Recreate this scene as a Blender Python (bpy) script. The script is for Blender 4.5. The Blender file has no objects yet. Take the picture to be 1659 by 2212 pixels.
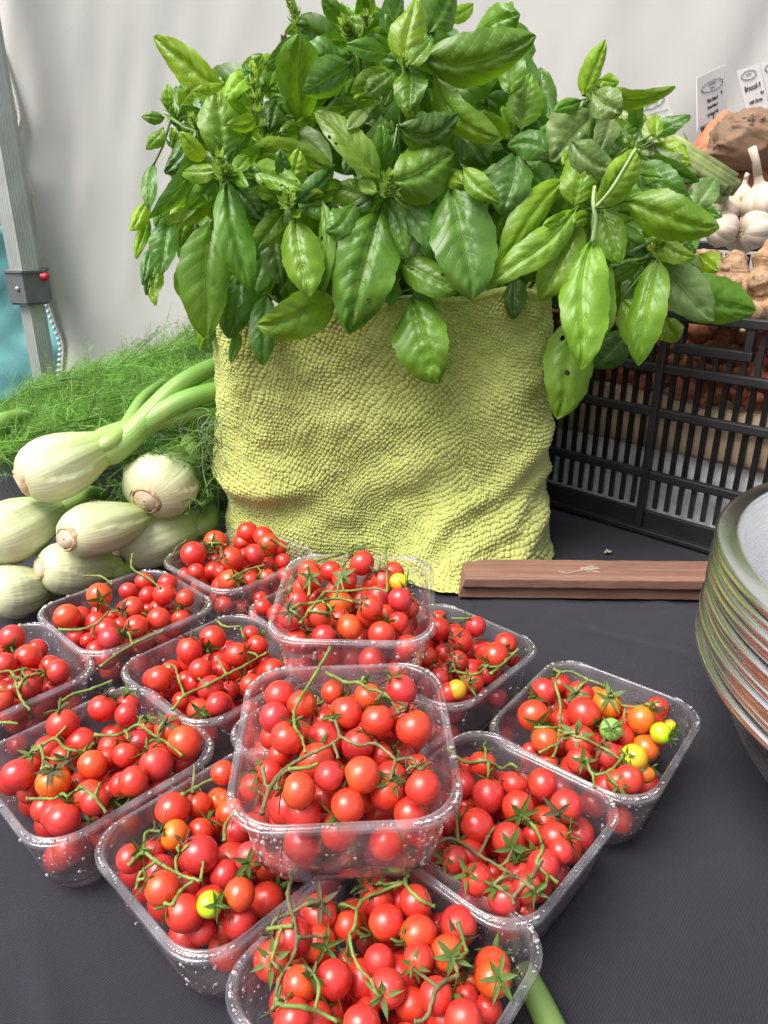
import bpy, bmesh, math, random
import numpy as np
from mathutils import Vector, Matrix, Quaternion
from mathutils.noise import noise as pnoise, fractal
sc = bpy.context.scene
COL = sc.collection
R = math.radians
random.seed(7)
rng = np.random.default_rng(11)

# ------------------------------------------------------------------ camera, world, sun, exposure
CAM_H, PITCH, FPX = 0.40, R(22.5), 1610.0          # FPX: focal length in pixels of a 1659 px wide frame
cam = bpy.data.cameras.new('camera')
cam.sensor_fit = 'HORIZONTAL'; cam.sensor_width = 36.0
cam.lens = 36.0 * FPX / 1659.0
cam.clip_start = 0.01; cam.clip_end = 500
camo = bpy.data.objects.new('camera', cam); COL.objects.link(camo)
camo.location = (0, 0, CAM_H); camo.rotation_euler = (R(90) - PITCH, 0, 0)
sc.camera = camo
SUN_EL, SUN_AZ = R(60), R(238)                     # azimuth from +Y towards +X: behind the camera, to its left
w = bpy.data.worlds.new('World'); sc.world = w; w.use_nodes = True
nt = w.node_tree
sky = nt.nodes.new('ShaderNodeTexSky'); sky.sky_type = 'NISHITA'; sky.sun_disc = False
sky.sun_elevation = SUN_EL; sky.sun_rotation = SUN_AZ
sky.air_density = 1.0; sky.dust_density = 4.0; sky.ozone_density = 1.0
hs = nt.nodes.new('ShaderNodeHueSaturation'); hs.inputs['Saturation'].default_value = 0.35   # overcast: almost grey
nt.links.new(sky.outputs[0], hs.inputs['Color'])
nt.links.new(hs.outputs[0], nt.nodes['Background'].inputs[0])
nt.nodes['Background'].inputs[1].default_value = 0.125
sun = bpy.data.lights.new('sun', 'SUN'); sun.energy = 2.9; sun.angle = R(42); sun.color = (1.0, 0.955, 0.89)
suno = bpy.data.objects.new('sun', sun); COL.objects.link(suno)
sd = Vector((math.sin(SUN_AZ) * math.cos(SUN_EL), math.cos(SUN_AZ) * math.cos(SUN_EL), math.sin(SUN_EL)))
suno.rotation_euler = sd.to_track_quat('Z', 'Y').to_euler(); suno.location = (0, 0, 5)
sc.view_settings.view_transform = 'Standard'; sc.view_settings.look = 'None'
sc.view_settings.gamma = 1.0; sc.view_settings.exposure = 0.90
cy = sc.cycles
cy.max_bounces = 10; cy.transparent_max_bounces = 28; cy.diffuse_bounces = 4; cy.glossy_bounces = 4
cy.transmission_bounces = 6; cy.caustics_reflective = False; cy.caustics_refractive = False
cy.sample_clamp_indirect = 4.0
try:
    cy.use_denoising = True; cy.denoiser = 'OPENIMAGEDENOISE'
except Exception:
    pass

# ------------------------------------------------------------------ helpers
SP, CP = math.sin(PITCH), math.cos(PITCH)
def ray(px, py):
    x = (px - 829.5) / FPX; y = -(py - 1106) / FPX
    return Vector((x, CP + y * SP, -SP + y * CP))
EYE = Vector((0, 0, CAM_H))
def at(px, py, Y):                                  # the point at ground distance Y seen at that pixel
    d = ray(px, py); return EYE + d * (Y / d.y)
def onz(px, py, z=0.0):
    d = ray(px, py); return EYE + d * ((z - CAM_H) / d.z)
def depth(p):
    v = Vector(p) - EYE; return v.y * CP - v.z * SP
def pix(p):
    v = Vector(p) - EYE; zc = v.y * CP - v.z * SP; up = v.y * SP + v.z * CP
    return 829.5 + FPX * v.x / zc, 1106 - FPX * up / zc
class Zoom:                                         # pixels read off an enlarged crop of the photograph
    def __init__(s, x0, y0, k): s.x0, s.y0, s.k = x0, y0, k
    def __call__(s, x, y): return (s.x0 + x / s.k) / 1.80832, (s.y0 + y / s.k) / 1.80832
    def ln(s, d): return d / s.k / 1.80832
ZA = Zoom(500, 0, 1.2762); ZB = Zoom(1700, 0, 1.2762)
Z5 = Zoom(0, 2000, 1.2762); Z6 = Zoom(800, 2000, 1.4745); Z7 = Zoom(1600, 2000, 1.1057); Z8 = Zoom(300, 3100, .8732)

def tag(o, label=None, cat=None, group=None, kind=None):
    if label: o['label'] = label
    if cat: o['category'] = cat
    if group: o['group'] = group
    if kind: o['kind'] = kind
    return o
def empty(name, loc=(0, 0, 0), rot=None):
    o = bpy.data.objects.new(name, None); COL.objects.link(o); o.location = loc
    o.empty_display_size = 0.02
    if rot is not None: o.rotation_euler = rot
    return o
def mesh(name, verts, faces, mat, parent=None, smooth=True, uv=None):
    me = bpy.data.meshes.new(name)
    if isinstance(verts, np.ndarray): verts = verts.tolist()
    if isinstance(faces, np.ndarray): faces = faces.tolist()
    me.from_pydata(verts, [], faces)
    if smooth: me.polygons.foreach_set('use_smooth', [True] * len(me.polygons))
    if uv is not None:
        l = me.uv_layers.new(name='UVMap')
        idx = np.empty(len(me.loops), dtype=np.int32); me.loops.foreach_get('vertex_index', idx)
        l.data.foreach_set('uv', np.asarray(uv, dtype=np.float32)[idx].ravel())
    me.update()
    if mat is not None: me.materials.append(mat)
    return link(name, me, parent)
def link(name, me, parent=None):
    o = bpy.data.objects.new(name, me); COL.objects.link(o)
    if parent is not None: o.parent = parent
    return o
def gridfaces(nu, nv, wrap=False, off=0):           # verts ordered v-major: index = j*nu + i
    f = []
    for j in range(nv - 1):
        for i in range(nu if wrap else nu - 1):
            a = j * nu + i; b = j * nu + (i + 1) % nu
            f.append((off + a, off + b, off + b + nu, off + a + nu))
    return f
class MB:                                           # collects simple solids into one mesh
    def __init__(s): s.v, s.f = [], []
    def add(s, v, f):
        o = len(s.v); s.v += [tuple(p) for p in v]; s.f += [tuple(i + o for i in q) for q in f]
    def box(s, c, size, M=None, bev=0.0):
        bm = bmesh.new(); bmesh.ops.create_cube(bm, size=1)
        bmesh.ops.scale(bm, vec=size, verts=bm.verts)
        if bev: bmesh.ops.bevel(bm, geom=bm.edges[:], offset=bev, segments=2, affect='EDGES', profile=.5)
        bmesh.ops.translate(bm, vec=c, verts=bm.verts)
        if M is not None: bmesh.ops.transform(bm, matrix=M, verts=bm.verts)
        bm.verts.index_update()
        s.add([v.co[:] for v in bm.verts], [[v.index for v in f.verts] for f in bm.faces]); bm.free()
    def tube(s, pts, rad, n=6, caps=True):
        pts = [Vector(p) for p in pts]; m = len(pts)
        if not hasattr(rad, '__len__'): rad = [rad] * m
        t = (pts[1] - pts[0]).normalized(); up = Vector((0, 0, 1)) if abs(t.z) < .9 else Vector((1, 0, 0))
        a = t.cross(up).normalized(); V = []
        for k in range(m):
            t2 = (pts[min(k + 1, m - 1)] - pts[max(k - 1, 0)]).normalized()
            a = (a - t2 * a.dot(t2)).normalized(); b = t2.cross(a)
            for i in range(n):
                th = 2 * math.pi * i / n
                V.append(pts[k] + (a * math.cos(th) + b * math.sin(th)) * rad[k])
        F = gridfaces(n, m, True)
        if caps: F += [tuple(range(n))[::-1], tuple((m - 1) * n + i for i in range(n))]
        s.add(V, F)
    def lathe(s, prof, n=48, M=None, closed=False):
        V = []
        for r, z in prof:
            for i in range(n):
                th = 2 * math.pi * i / n; V.append(Vector((r * math.cos(th), r * math.sin(th), z)))
        if M is not None: V = [M @ v for v in V]
        s.add(V, gridfaces(n, len(prof), True))
    def ball(s, c, r, nu=8, nv=6, M=None):
        V = []
        for j in range(nv + 1):
            ph = math.pi * j / nv
            for i in range(nu):
                th = 2 * math.pi * i / nu
                V.append(Vector((r[0] * math.sin(ph) * math.cos(th), r[1] * math.sin(ph) * math.sin(th), r[2] * math.cos(ph))))
        if M is not None: V = [M @ v for v in V]
        s.add([v + Vector(c) for v in V], gridfaces(nu, nv + 1, True))
    def build(s, name, mat, parent=None, smooth=True):
        return mesh(name, s.v, s.f, mat, parent, smooth)
def catmull(pts, n=6):
    pts = [Vector(p) for p in pts]
    if len(pts) < 3:
        return [pts[0].lerp(pts[-1], i / n) for i in range(n + 1)]
    P = [pts[0] * 2 - pts[1]] + pts + [pts[-1] * 2 - pts[-2]]; out = []
    for k in range(1, len(P) - 2):
        p0, p1, p2, p3 = P[k - 1:k + 3]
        for i in range(n):
            t = i / n
            out.append(.5 * ((2 * p1) + (p2 - p0) * t + (2 * p0 - 5 * p1 + 4 * p2 - p3) * t * t + (3 * p1 - p0 - 3 * p2 + p3) * t ** 3))
    out.append(pts[-1]); return out
def vnoise(x, y, seed=0):                           # smooth 2-d value noise, arrays in, -1..1
    r_ = np.random.default_rng(seed); T = r_.uniform(-1, 1, (256, 256))
    xi = np.floor(x).astype(int); yi = np.floor(y).astype(int); fx = x - xi; fy = y - yi
    fx = fx * fx * (3 - 2 * fx); fy = fy * fy * (3 - 2 * fy)
    g = lambda a, b: T[a & 255, b & 255]
    return (g(xi, yi) * (1 - fx) + g(xi + 1, yi) * fx) * (1 - fy) + (g(xi, yi + 1) * (1 - fx) + g(xi + 1, yi + 1) * fx) * fy

# ------------------------------------------------------------------ materials
class NT:
    def __init__(s, name):
        s.m = bpy.data.materials.new(name); s.m.use_nodes = True; s.t = s.m.node_tree
        s.b = s.t.nodes['Principled BSDF']; s.out = s.t.nodes['Material Output']
    def n(s, typ, **kw):
        x = s.t.nodes.new('ShaderNode' + typ)
        for k, v in kw.items():
            if k.startswith('i_'):
                k = k[2:]; k = int(k) if k.isdigit() else k
                x.inputs[k].default_value = v
            else: setattr(x, k, v)
        return x
    def l(s, a, b): s.t.links.new(a, b)
    def math(s, op, a, b=None, clamp=False):
        x = s.n('Math', operation=op, use_clamp=clamp)
        for k, v in ((0, a), (1, b)):
            if v is None: continue
            if isinstance(v, (int, float)): x.inputs[k].default_value = v
            else: s.l(v, x.inputs[k])
        return x.outputs[0]
    def ramp(s, fac, stops):
        x = s.n('ValToRGB'); e = x.color_ramp.elements
        while len(e) < len(stops): e.new(.5)
        for k, (p, c) in enumerate(stops):
            e[k].position = p; e[k].color = (*c, 1) if len(c) == 3 else c
        s.l(fac, x.inputs[0]); return x.outputs[0]
    def noise(s, scale, detail=4, rough=.55, vec=None, coord='Object'):
        x = s.n('TexNoise', i_Scale=scale, i_Detail=detail, i_Roughness=rough)
        if vec is None: vec = s.coord(coord)
        s.l(vec, x.inputs['Vector']); return x
    def coord(s, which='Object'):
        return s.n('TexCoord').outputs[which]
    def mapping(s, vec, scale=(1, 1, 1), rot=(0, 0, 0)):
        x = s.n('Mapping'); x.inputs['Scale'].default_value = scale; x.inputs['Rotation'].default_value = rot
        s.l(vec, x.inputs[0]); return x.outputs[0]
    def mix(s, fac, a, b, blend='MIX'):
        x = s.n('MixRGB', blend_type=blend)
        for k, v in ((0, fac), (1, a), (2, b)):
            if isinstance(v, (int, float)): x.inputs[k].default_value = v
            elif isinstance(v, tuple): x.inputs[k].default_value = (*v, 1) if len(v) == 3 else v
            else: s.l(v, x.inputs[k])
        return x.outputs[0]
    def bump(s, h, strength=.3, dist=.002, normal=None):
        x = s.n('Bump', i_Strength=strength, i_Distance=dist); s.l(h, x.inputs['Height'])
        if normal is not None: s.l(normal, x.inputs['Normal'])
        return x.outputs[0]
    def set(s, **kw):
        for k, v in kw.items():
            k = k.replace('_', ' ')
            inp = s.b.inputs[k]
            if isinstance(v, (int, float)): inp.default_value = v
            elif isinstance(v, tuple): inp.default_value = (*v, 1) if len(v) == 3 and inp.type == 'RGBA' else v
            else: s.l(v, inp)
        return s
def plain(name, c, rough=.6, var=.18, scale=40, bump=0.0, metal=0.0, spec=.5):
    t = NT(name); nz = t.noise(scale, 5)
    lo = tuple(x * (1 - var) for x in c); hi = tuple(min(1, x * (1 + var)) for x in c)
    t.set(Base_Color=t.ramp(nz.outputs[0], [(.3, lo), (.7, hi)]), Roughness=rough, Metallic=metal, Specular_IOR_Level=spec)
    if bump: t.set(Normal=t.bump(nz.outputs[0], bump, .003))
    return t.m

def mk_leaf():
    t = NT('basil_leaf'); uv = t.n('SeparateXYZ'); t.l(t.coord('UV'), uv.inputs[0])
    u = t.math('ABSOLUTE', t.math('MULTIPLY', t.math('SUBTRACT', uv.outputs[0], .5), 2.0)); v = uv.outputs[1]
    mid = t.math('SUBTRACT', 1, t.math('MULTIPLY', u, 30), True)
    ph = t.math('SUBTRACT', t.math('MULTIPLY', v, 7.0), t.math('MULTIPLY', u, 1.9))
    tri = t.math('ABSOLUTE', t.math('SUBTRACT', t.math('FRACT', t.math('ADD', ph, 20)), .5))   # 0.5 at a vein
    sec = t.math('MULTIPLY', t.math('SUBTRACT', tri, .455, True), 14, True)
    vein = t.math('MAXIMUM', mid, t.math('MULTIPLY', sec, t.math('SUBTRACT', .6, t.math('MULTIPLY', u, .45))))
    oi = t.n('ObjectInfo'); nz = t.noise(28, 4); nf = t.noise(260, 3)
    c = t.mix(1, oi.outputs['Color'], t.ramp(nz.outputs[0], [(.3, (.74, .8, .7)), (.72, (1.22, 1.12, 1.05))]), 'MULTIPLY')
    c = t.mix(t.math('MULTIPLY', vein, .62), c, t.mix(.6, c, (.36, .52, .13)))
    spots = t.ramp(t.noise(46, 2).outputs[0], [(.735, (0, 0, 0)), (.76, (1, 1, 1))])
    c = t.mix(t.math('MULTIPLY', spots, .5), c, (.12, .08, .02))
    back = t.n('NewGeometry').outputs['Backfacing']
    c2 = t.mix(back, c, t.mix(.4, c, (.22, .33, .13)))
    hv = t.n('TexVoronoi', i_Scale=5.2); hm = t.n('VectorMath', operation='ADD'); t.l(t.mapping(t.coord('UV'), (.55, 1.3, 1)), hm.inputs[0])
    hc = t.n('CombineXYZ'); t.l(t.math('MULTIPLY', oi.outputs['Random'], 50.0), hc.inputs[0]); t.l(hc.outputs[0], hm.inputs[1]); t.l(hm.outputs[0], hv.inputs['Vector'])
    hd = t.math('ADD', hv.outputs['Distance'], t.math('MULTIPLY', t.math('SUBTRACT', t.noise(150, 2).outputs[0], .5), .12))
    on = t.math('LESS_THAN', oi.outputs['Alpha'], .9); keep = t.math('GREATER_THAN', t.n('SeparateColor').outputs[0] if False else t.math('FRACT', t.math('MULTIPLY', hv.outputs['Position'] if False else hv.outputs['Color'], 1.0)), .45)
    hole = t.math('MULTIPLY', t.math('MULTIPLY', on, keep), t.math('LESS_THAN', hd, .17)); ringm = t.math('MULTIPLY', t.math('MULTIPLY', on, keep), t.math('LESS_THAN', hd, .20))
    c2 = t.mix(t.math('MULTIPLY', ringm, .8), c2, (.2, .13, .03))
    b1 = t.bump(t.math('SUBTRACT', t.math('MULTIPLY', nf.outputs[0], .25), t.math('MULTIPLY', vein, 1.0)), .6, .0012)
    t.set(Base_Color=c2, Roughness=t.ramp(nz.outputs[0], [(.3, (.29,) * 3), (.7, (.42,) * 3)]), Specular_IOR_Level=.5, Normal=b1)
    tr = t.n('BsdfTranslucent'); t.l(t.mix(1, c, (1.35, 1.35, .45), 'MULTIPLY'), tr.inputs[0]); t.l(b1, tr.inputs['Normal'])
    mx = t.n('MixShader', i_0=.40); t.l(t.b.outputs[0], mx.inputs[1]); t.l(tr.outputs[0], mx.inputs[2])
    hx = t.n('MixShader'); tp = t.n('BsdfTransparent'); t.l(hole, hx.inputs[0]); t.l(mx.outputs[0], hx.inputs[1]); t.l(tp.outputs[0], hx.inputs[2]); t.l(hx.outputs[0], t.out.inputs[0])
    return t.m
M_LEAF = mk_leaf()
def mk_green(name, c, trans=.25, rough=.55, var=.3, scale=60):
    t = NT(name); nz = t.noise(scale, 3)
    col = t.ramp(nz.outputs[0], [(.3, tuple(x * (1 - var) for x in c)), (.7, tuple(x * (1 + var) for x in c))])
    t.set(Base_Color=col, Roughness=rough)
    tr = t.n('BsdfTranslucent'); t.l(col, tr.inputs[0])
    mx = t.n('MixShader', i_0=trans); t.l(t.b.outputs[0], mx.inputs[1]); t.l(tr.outputs[0], mx.inputs[2]); t.l(mx.outputs[0], t.out.inputs[0])
    return t.m
M_STEM = mk_green('basil_stem', (.13, .25, .05), .1)
M_BUD = mk_green('basil_bud', (.27, .42, .06), .35)
M_BUDDRY = mk_green('dry_bud', (.2, .15, .06), .2)
M_FROND = mk_green('fennel_frond', (.185, .37, .06), .4, .5, .6, 14)
M_FROND2 = mk_green('fennel_frond_pale', (.19, .31, .1), .3, .5, .3, 30)
def mk_tomato():
    t = NT('tomato_skin'); oi = t.n('ObjectInfo'); sep = t.n('SeparateXYZ'); t.l(t.coord('Generated'), sep.inputs[0])
    nz = t.noise(1.6, 3, coord='Generated'); nf = t.noise(14, 4, coord='Generated')
    vec = t.n('VectorMath', operation='ADD'); t.l(t.coord('Generated'), vec.inputs[0])
    cmb = t.n('CombineXYZ'); t.l(t.math('MULTIPLY', oi.outputs['Random'], 37.0), cmb.inputs[0]); t.l(cmb.outputs[0], vec.inputs[1])
    t.l(vec.outputs[0], nz.inputs['Vector']); t.l(vec.outputs[0], nf.inputs['Vector'])
    base = oi.outputs['Color']
    or_ = t.mix(1, base, (1.12, 2.2, 1.0), 'MULTIPLY')                 # riper underside, paler shoulder
    sh = t.math('ADD', t.math('MULTIPLY', t.math('SUBTRACT', sep.outputs[2], .62), 1.6, True), t.math('MULTIPLY', t.math('SUBTRACT', nz.outputs[0], .5), .9), True)
    c = t.mix(sh, base, or_)
    sp = t.ramp(nf.outputs[0], [(.70, (0, 0, 0)), (.74, (1, 1, 1))])
    c = t.mix(t.math('MULTIPLY', sp, .22), c, (.75, .32, .1))
    dk = t.n('TexVoronoi', i_Scale=5.0); t.l(vec.outputs[0], dk.inputs['Vector'])
    c = t.mix(t.math('MULTIPLY', t.math('LESS_THAN', dk.outputs['Distance'], .035), .75), c, (.04, .012, .008))
    t.set(Base_Color=c, Roughness=t.ramp(nz.outputs[0], [(.35, (.2,) * 3), (.65, (.36,) * 3)]), Specular_IOR_Level=.5, Subsurface_Weight=.12, Subsurface_Radius=(.6, .12, .06), Subsurface_Scale=.004, Coat_Weight=.35, Coat_Roughness=.36,
          Normal=t.bump(t.noise(5, 2, coord='Generated').outputs[0], .08, .002))
    return t.m
M_TOM = mk_tomato()
M_CALYX = mk_green('calyx_green', (.085, .15, .025), .2, .6, .45, 120)
M_CALYXDRY = mk_green('calyx_dry', (.075, .07, .028), .12, .7, .45, 120)
M_VINE = mk_green('vine_green', (.16, .22, .045), .08, .6, .4, 90)
M_VINE2 = mk_green('vine_browning', (.14, .13, .05), .05, .65, .45, 90)
def mk_plastic(name='clear_plastic', gain=1.0, frost_=(.05, .22), tint=(.935, .93, .945, 1), rough=.2):
    t = NT(name); nz = t.noise(55, 3)
    tr = t.n('BsdfTransparent'); tr.inputs[0].default_value = tint
    gl = t.n('BsdfGlossy', i_Roughness=rough); gl.inputs[0].default_value = (1, 1, 1, 1)
    df = t.n('BsdfTranslucent'); df.inputs[0].default_value = (.9, .88, .95, 1)
    df2 = t.n('BsdfDiffuse'); df2.inputs[0].default_value = (.9, .88, .95, 1)
    bp = t.bump(nz.outputs[0], .07, .003)
    for x in (gl,): t.l(bp, x.inputs['Normal'])
    lw = t.n('LayerWeight', i_Blend=.5); t.l(bp, lw.inputs['Normal'])     # thin sheet: the same from both sides
    fac = t.math('MULTIPLY_ADD', t.math('POWER', lw.outputs['Facing'], 3.2), .85 * gain, True); fac.node.inputs[2].default_value = .055
    m0 = t.n('MixShader', i_0=.5); t.l(df.outputs[0], m0.inputs[1]); t.l(df2.outputs[0], m0.inputs[2])
    frost = t.ramp(t.noise(38, 5).outputs[0], [(.40, (frost_[0],) * 3), (.75, (frost_[1],) * 3)])
    m1 = t.n('MixShader'); t.l(frost, m1.inputs[0]); t.l(tr.outputs[0], m1.inputs[1]); t.l(m0.outputs[0], m1.inputs[2])
    m2 = t.n('MixShader'); t.l(fac, m2.inputs[0]); t.l(m1.outputs[0], m2.inputs[1]); t.l(gl.outputs[0], m2.inputs[2])
    t.l(m2.outputs[0], t.out.inputs[0]); return t.m
M_PLASTIC = mk_plastic(gain=1.0, rough=.14)
M_RIM = mk_plastic('clear_rim', 1.15, (.08, .30), (.975, .97, .985, 1), .13)
def mk_water():
    t = NT('water_drop')
    tr = t.n('BsdfTransparent'); tr.inputs[0].default_value = (.97, .97, .98, 1)
    gl = t.n('BsdfGlossy', i_Roughness=.03); gl.inputs[0].default_value = (1, 1, 1, 1)
    rf = t.n('BsdfRefraction', i_Roughness=.0, i_IOR=1.33); rf.inputs[0].default_value = (1, 1, 1, 1)
    m1 = t.n('MixShader', i_0=.5); t.l(tr.outputs[0], m1.inputs[1]); t.l(rf.outputs[0], m1.inputs[2])
    fr = t.n('Fresnel', i_IOR=1.7)
    dd = t.n('BsdfDiffuse'); dd.inputs[0].default_value = (.95, .95, .97, 1); m0 = t.n('MixShader', i_0=.10); t.l(m1.outputs[0], m0.inputs[1]); t.l(dd.outputs[0], m0.inputs[2])
    m2 = t.n('MixShader'); t.l(fr.outputs[0], m2.inputs[0]); t.l(m0.outputs[0], m2.inputs[1]); t.l(gl.outputs[0], m2.inputs[2])
    t.l(m2.outputs[0], t.out.inputs[0]); return t.m
M_WATER = mk_water()
def mk_cloth():
    t = NT('dark_tablecloth'); uv = t.coord('Object')
    wv = t.n('TexWave', i_Scale=190.0, i_Distortion=.9, i_Detail=1.0); t.l(t.mapping(uv, rot=(0, 0, R(38))), wv.inputs[0])
    wv2 = t.n('TexWave', i_Scale=420.0, i_Distortion=.4); t.l(t.mapping(uv, rot=(0, 0, R(-52))), wv2.inputs[0])
    nz = t.noise(6, 5); nf = t.noise(420, 2)
    c = t.ramp(nz.outputs[0], [(.3, (.0125, .0112, .0175)), (.72, (.0205, .0185, .0275))])
    c = t.mix(t.math('MULTIPLY', wv.outputs[0], .26), c, (.050, .047, .062))
    h = t.math('ADD', t.math('MULTIPLY', wv.outputs[0], .7), t.math('ADD', t.math('MULTIPLY', wv2.outputs[0], .3), t.math('MULTIPLY', nf.outputs[0], .5)))
    t.set(Base_Color=c, Roughness=.82, Specular_IOR_Level=.25, Sheen_Weight=.08, Sheen_Roughness=.5, Normal=t.bump(h, .5, .0006)); return t.m
M_CLOTH = mk_cloth()
def mk_towel():
    t = NT('lime_terry'); nz = t.noise(9, 3); nf = t.noise(700, 2)
    c = t.ramp(nz.outputs[0], [(.3, (.405, .445, .125)), (.7, (.49, .515, .165))])
    t.set(Base_Color=c, Roughness=.95, Specular_IOR_Level=.1, Sheen_Weight=.25, Normal=t.bump(nf.outputs[0], .7, .0010)); return t.m
M_TOWEL = mk_towel()
def mk_canvas():
    t = NT('white_canvas'); a = t.noise(2.3, 6, .6); b = t.noise(9, 6, .65); f = t.noise(900, 2)
    c = t.ramp(a.outputs[0], [(.3, (.70, .685, .655)), (.7, (.78, .765, .73))])
    st = t.ramp(b.outputs[0], [(.62, (0, 0, 0)), (.85, (1, 1, 1))])
    c = t.mix(t.math('MULTIPLY', st, .14), c, (.5, .47, .38))
    gr = t.ramp(t.noise(70, 3).outputs[0], [(.70, (0, 0, 0)), (.78, (1, 1, 1))])
    c = t.mix(t.math('MULTIPLY', gr, .15), c, (.42, .4, .36))
    t.set(Base_Color=c, Roughness=.8, Specular_IOR_Level=.2, Normal=t.bump(f.outputs[0], .25, .0006))
    tr = t.n('BsdfTranslucent'); t.l(c, tr.inputs[0])
    mx = t.n('MixShader', i_0=.22); t.l(t.b.outputs[0], mx.inputs[1]); t.l(tr.outputs[0], mx.inputs[2]); t.l(mx.outputs[0], t.out.inputs[0])
    return t.m
M_CANVAS = mk_canvas()
def mk_fennel():
    t = NT('fennel_bulb_skin'); uv = t.n('SeparateXYZ'); t.l(t.coord('UV'), uv.inputs[0])
    st = t.noise(1, 4, vec=t.mapping(t.coord('UV'), (46, 1.6, 1))); big = t.noise(24, 4)
    g = t.ramp(uv.outputs[1], [(0, (.58, .56, .36)), (.35, (.55, .585, .37)), (.6, (.43, .53, .21)), (.8, (.25, .42, .09)), (1, (.13, .29, .04))])
    c = t.mix(t.math('MULTIPLY', t.ramp(st.outputs[0], [(.36, (0, 0, 0)), (.66, (1, 1, 1))]), .42), g, t.mix(.5, g, (.30, .47, .13)))
    br = t.ramp(big.outputs[0], [(.58, (0, 0, 0)), (.72, (1, 1, 1))])
    c = t.mix(t.math('MULTIPLY', br, .5), c, (.47, .33, .14))
    t.set(Base_Color=c, Roughness=.4, Subsurface_Weight=.12, Subsurface_Radius=(.5, .6, .3), Subsurface_Scale=.006, Normal=t.bump(st.outputs[0], .35, .0025)); return t.m
M_FENNEL = mk_fennel()
def mk_cut():
    t = NT('fennel_cut_root'); nz = t.noise(90, 5)
    vc = t.n('VectorMath', operation='LENGTH'); t.l(t.coord('Object'), vc.inputs[0])
    c = t.ramp(nz.outputs[0], [(.3, (.42, .27, .17)), (.5, (.6, .46, .33)), (.72, (.70, .59, .45))])
    t.set(Base_Color=c, Roughness=.75, Normal=t.bump(nz.outputs[0], .6, .002)); return t.m
M_CUT = mk_cut()
M_CUTRIM = plain('fennel_brown_ring', (.50, .36, .20), .7, .4, 160, .5)
def mk_wood():
    t = NT('brown_wood'); v = t.mapping(t.coord('Object'), (3, 60, 60)); nz = t.noise(3.2, 6, .65, v); n2 = t.noise(16, 4)
    c = t.ramp(nz.outputs[0], [(.28, (.11, .048, .032)), (.52, (.2, .092, .06)), (.75, (.3, .155, .105))])
    c = t.mix(t.math('MULTIPLY', n2.outputs[0], .25), c, (.34, .24, .2))
    t.set(Base_Color=c, Roughness=.6, Normal=t.bump(nz.outputs[0], .35, .002)); return t.m
M_WOOD = mk_wood()
def mk_steel():
    t = NT('brushed_steel'); v = t.mapping(t.coord('Object'), (8, 8, 420)); nz = t.noise(2.0, 4, .5, v); n2 = t.noise(12, 4)
    t.set(Base_Color=t.ramp(n2.outputs[0], [(.3, (.76, .755, .75)), (.7, (.86, .855, .85))]), Metallic=1.0,
          Roughness=t.ramp(nz.outputs[0], [(.3, (.22,) * 3), (.7, (.32,) * 3)]), Normal=t.bump(nz.outputs[0], .02, .0006)); return t.m
M_STEEL = mk_steel()
M_BLACK = plain('black_plastic', (.017, .017, .02), .42, .35, 30, .05)
M_BLACKRIM = plain('black_plastic_worn', (.028, .027, .029), .55, .6, 55, .2)
M_FOAM = plain('white_foam', (.76, .78, .80), .8, .14, 90, .5)
def mk_burlap():
    t = NT('burlap'); v = t.coord('UV')
    a = t.n('TexWave', i_Scale=26.0, i_Distortion=.5); t.l(t.mapping(v, (3.2, 0, 0)), a.inputs[0])
    b = t.n('TexWave', i_Scale=26.0, i_Distortion=.5); b.bands_direction = 'Y'; t.l(t.mapping(v, (0, 1, 0)), b.inputs[0])
    h = t.math('MAXIMUM', a.outputs[0], b.outputs[0])
    c = t.ramp(h, [(.25, (.34, .21, .11)), (.8, (.86, .64, .42))])
    t.set(Base_Color=c, Roughness=.9, Normal=t.bump(h, .8, .002)); return t.m
M_BURLAP = mk_burlap()
def mk_root(name, lo, mid, hi, s=70):
    t = NT(name); nz = t.noise(s, 6, .7); rg = t.noise(1.0, 3, vec=t.mapping(t.coord('UV'), (1.5, 26, 1)))
    c = t.ramp(nz.outputs[0], [(.3, lo), (.5, mid), (.72, hi)])
    ring = t.ramp(rg.outputs[0], [(.34, (0, 0, 0)), (.385, (1, 1, 1)), (.40, (1, 1, 1)), (.44, (0, 0, 0))])
    c = t.mix(t.math('MULTIPLY', ring, .75), c, tuple(x * .7 for x in lo))
    fl = t.ramp(t.noise(260, 3, .7).outputs[0], [(.60, (0, 0, 0)), (.66, (1, 1, 1))]); c = t.mix(t.math('MULTIPLY', fl, .6), c, lo)
    t.set(Base_Color=c, Roughness=.7, Normal=t.bump(t.math('ADD', nz.outputs[0], t.math('MULTIPLY', rg.outputs[0], .8)), .6, .003)); return t.m
M_GINGER = mk_root('ginger_skin', (.17, .075, .033), (.40, .25, .14), (.57, .41, .26))
M_TURM = mk_root('turmeric_skin', (.14, .04, .018), (.36, .125, .055), (.55, .26, .13))
M_SWEET = mk_root('sweet_potato_skin', (.36, .12, .06), (.5, .18, .09), (.58, .24, .13), 40)
def mk_garlic():
    t = NT('garlic_skin'); st = t.noise(1, 4, vec=t.mapping(t.coord('UV'), (26, 1.2, 1))); nz = t.noise(35, 4)
    c = t.ramp(st.outputs[0], [(.3, (.42, .31, .22)), (.5, (.57, .48, .39)), (.8, (.64, .58, .51))])
    c = t.mix(t.math('MULTIPLY', t.ramp(nz.outputs[0], [(.55, (0, 0, 0)), (.75, (1, 1, 1))]), .5), c, (.58, .42, .22))
    t.set(Base_Color=c, Roughness=.55, Normal=t.bump(st.outputs[0], .4, .003)); return t.m
M_GARLIC = mk_garlic()
M_KRAFT = plain('brown_paper', (.19, .112, .066), .75, .18, 14, .25)
M_CARD = plain('white_card', (.7, .68, .66), .5, .05, 20)
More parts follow.
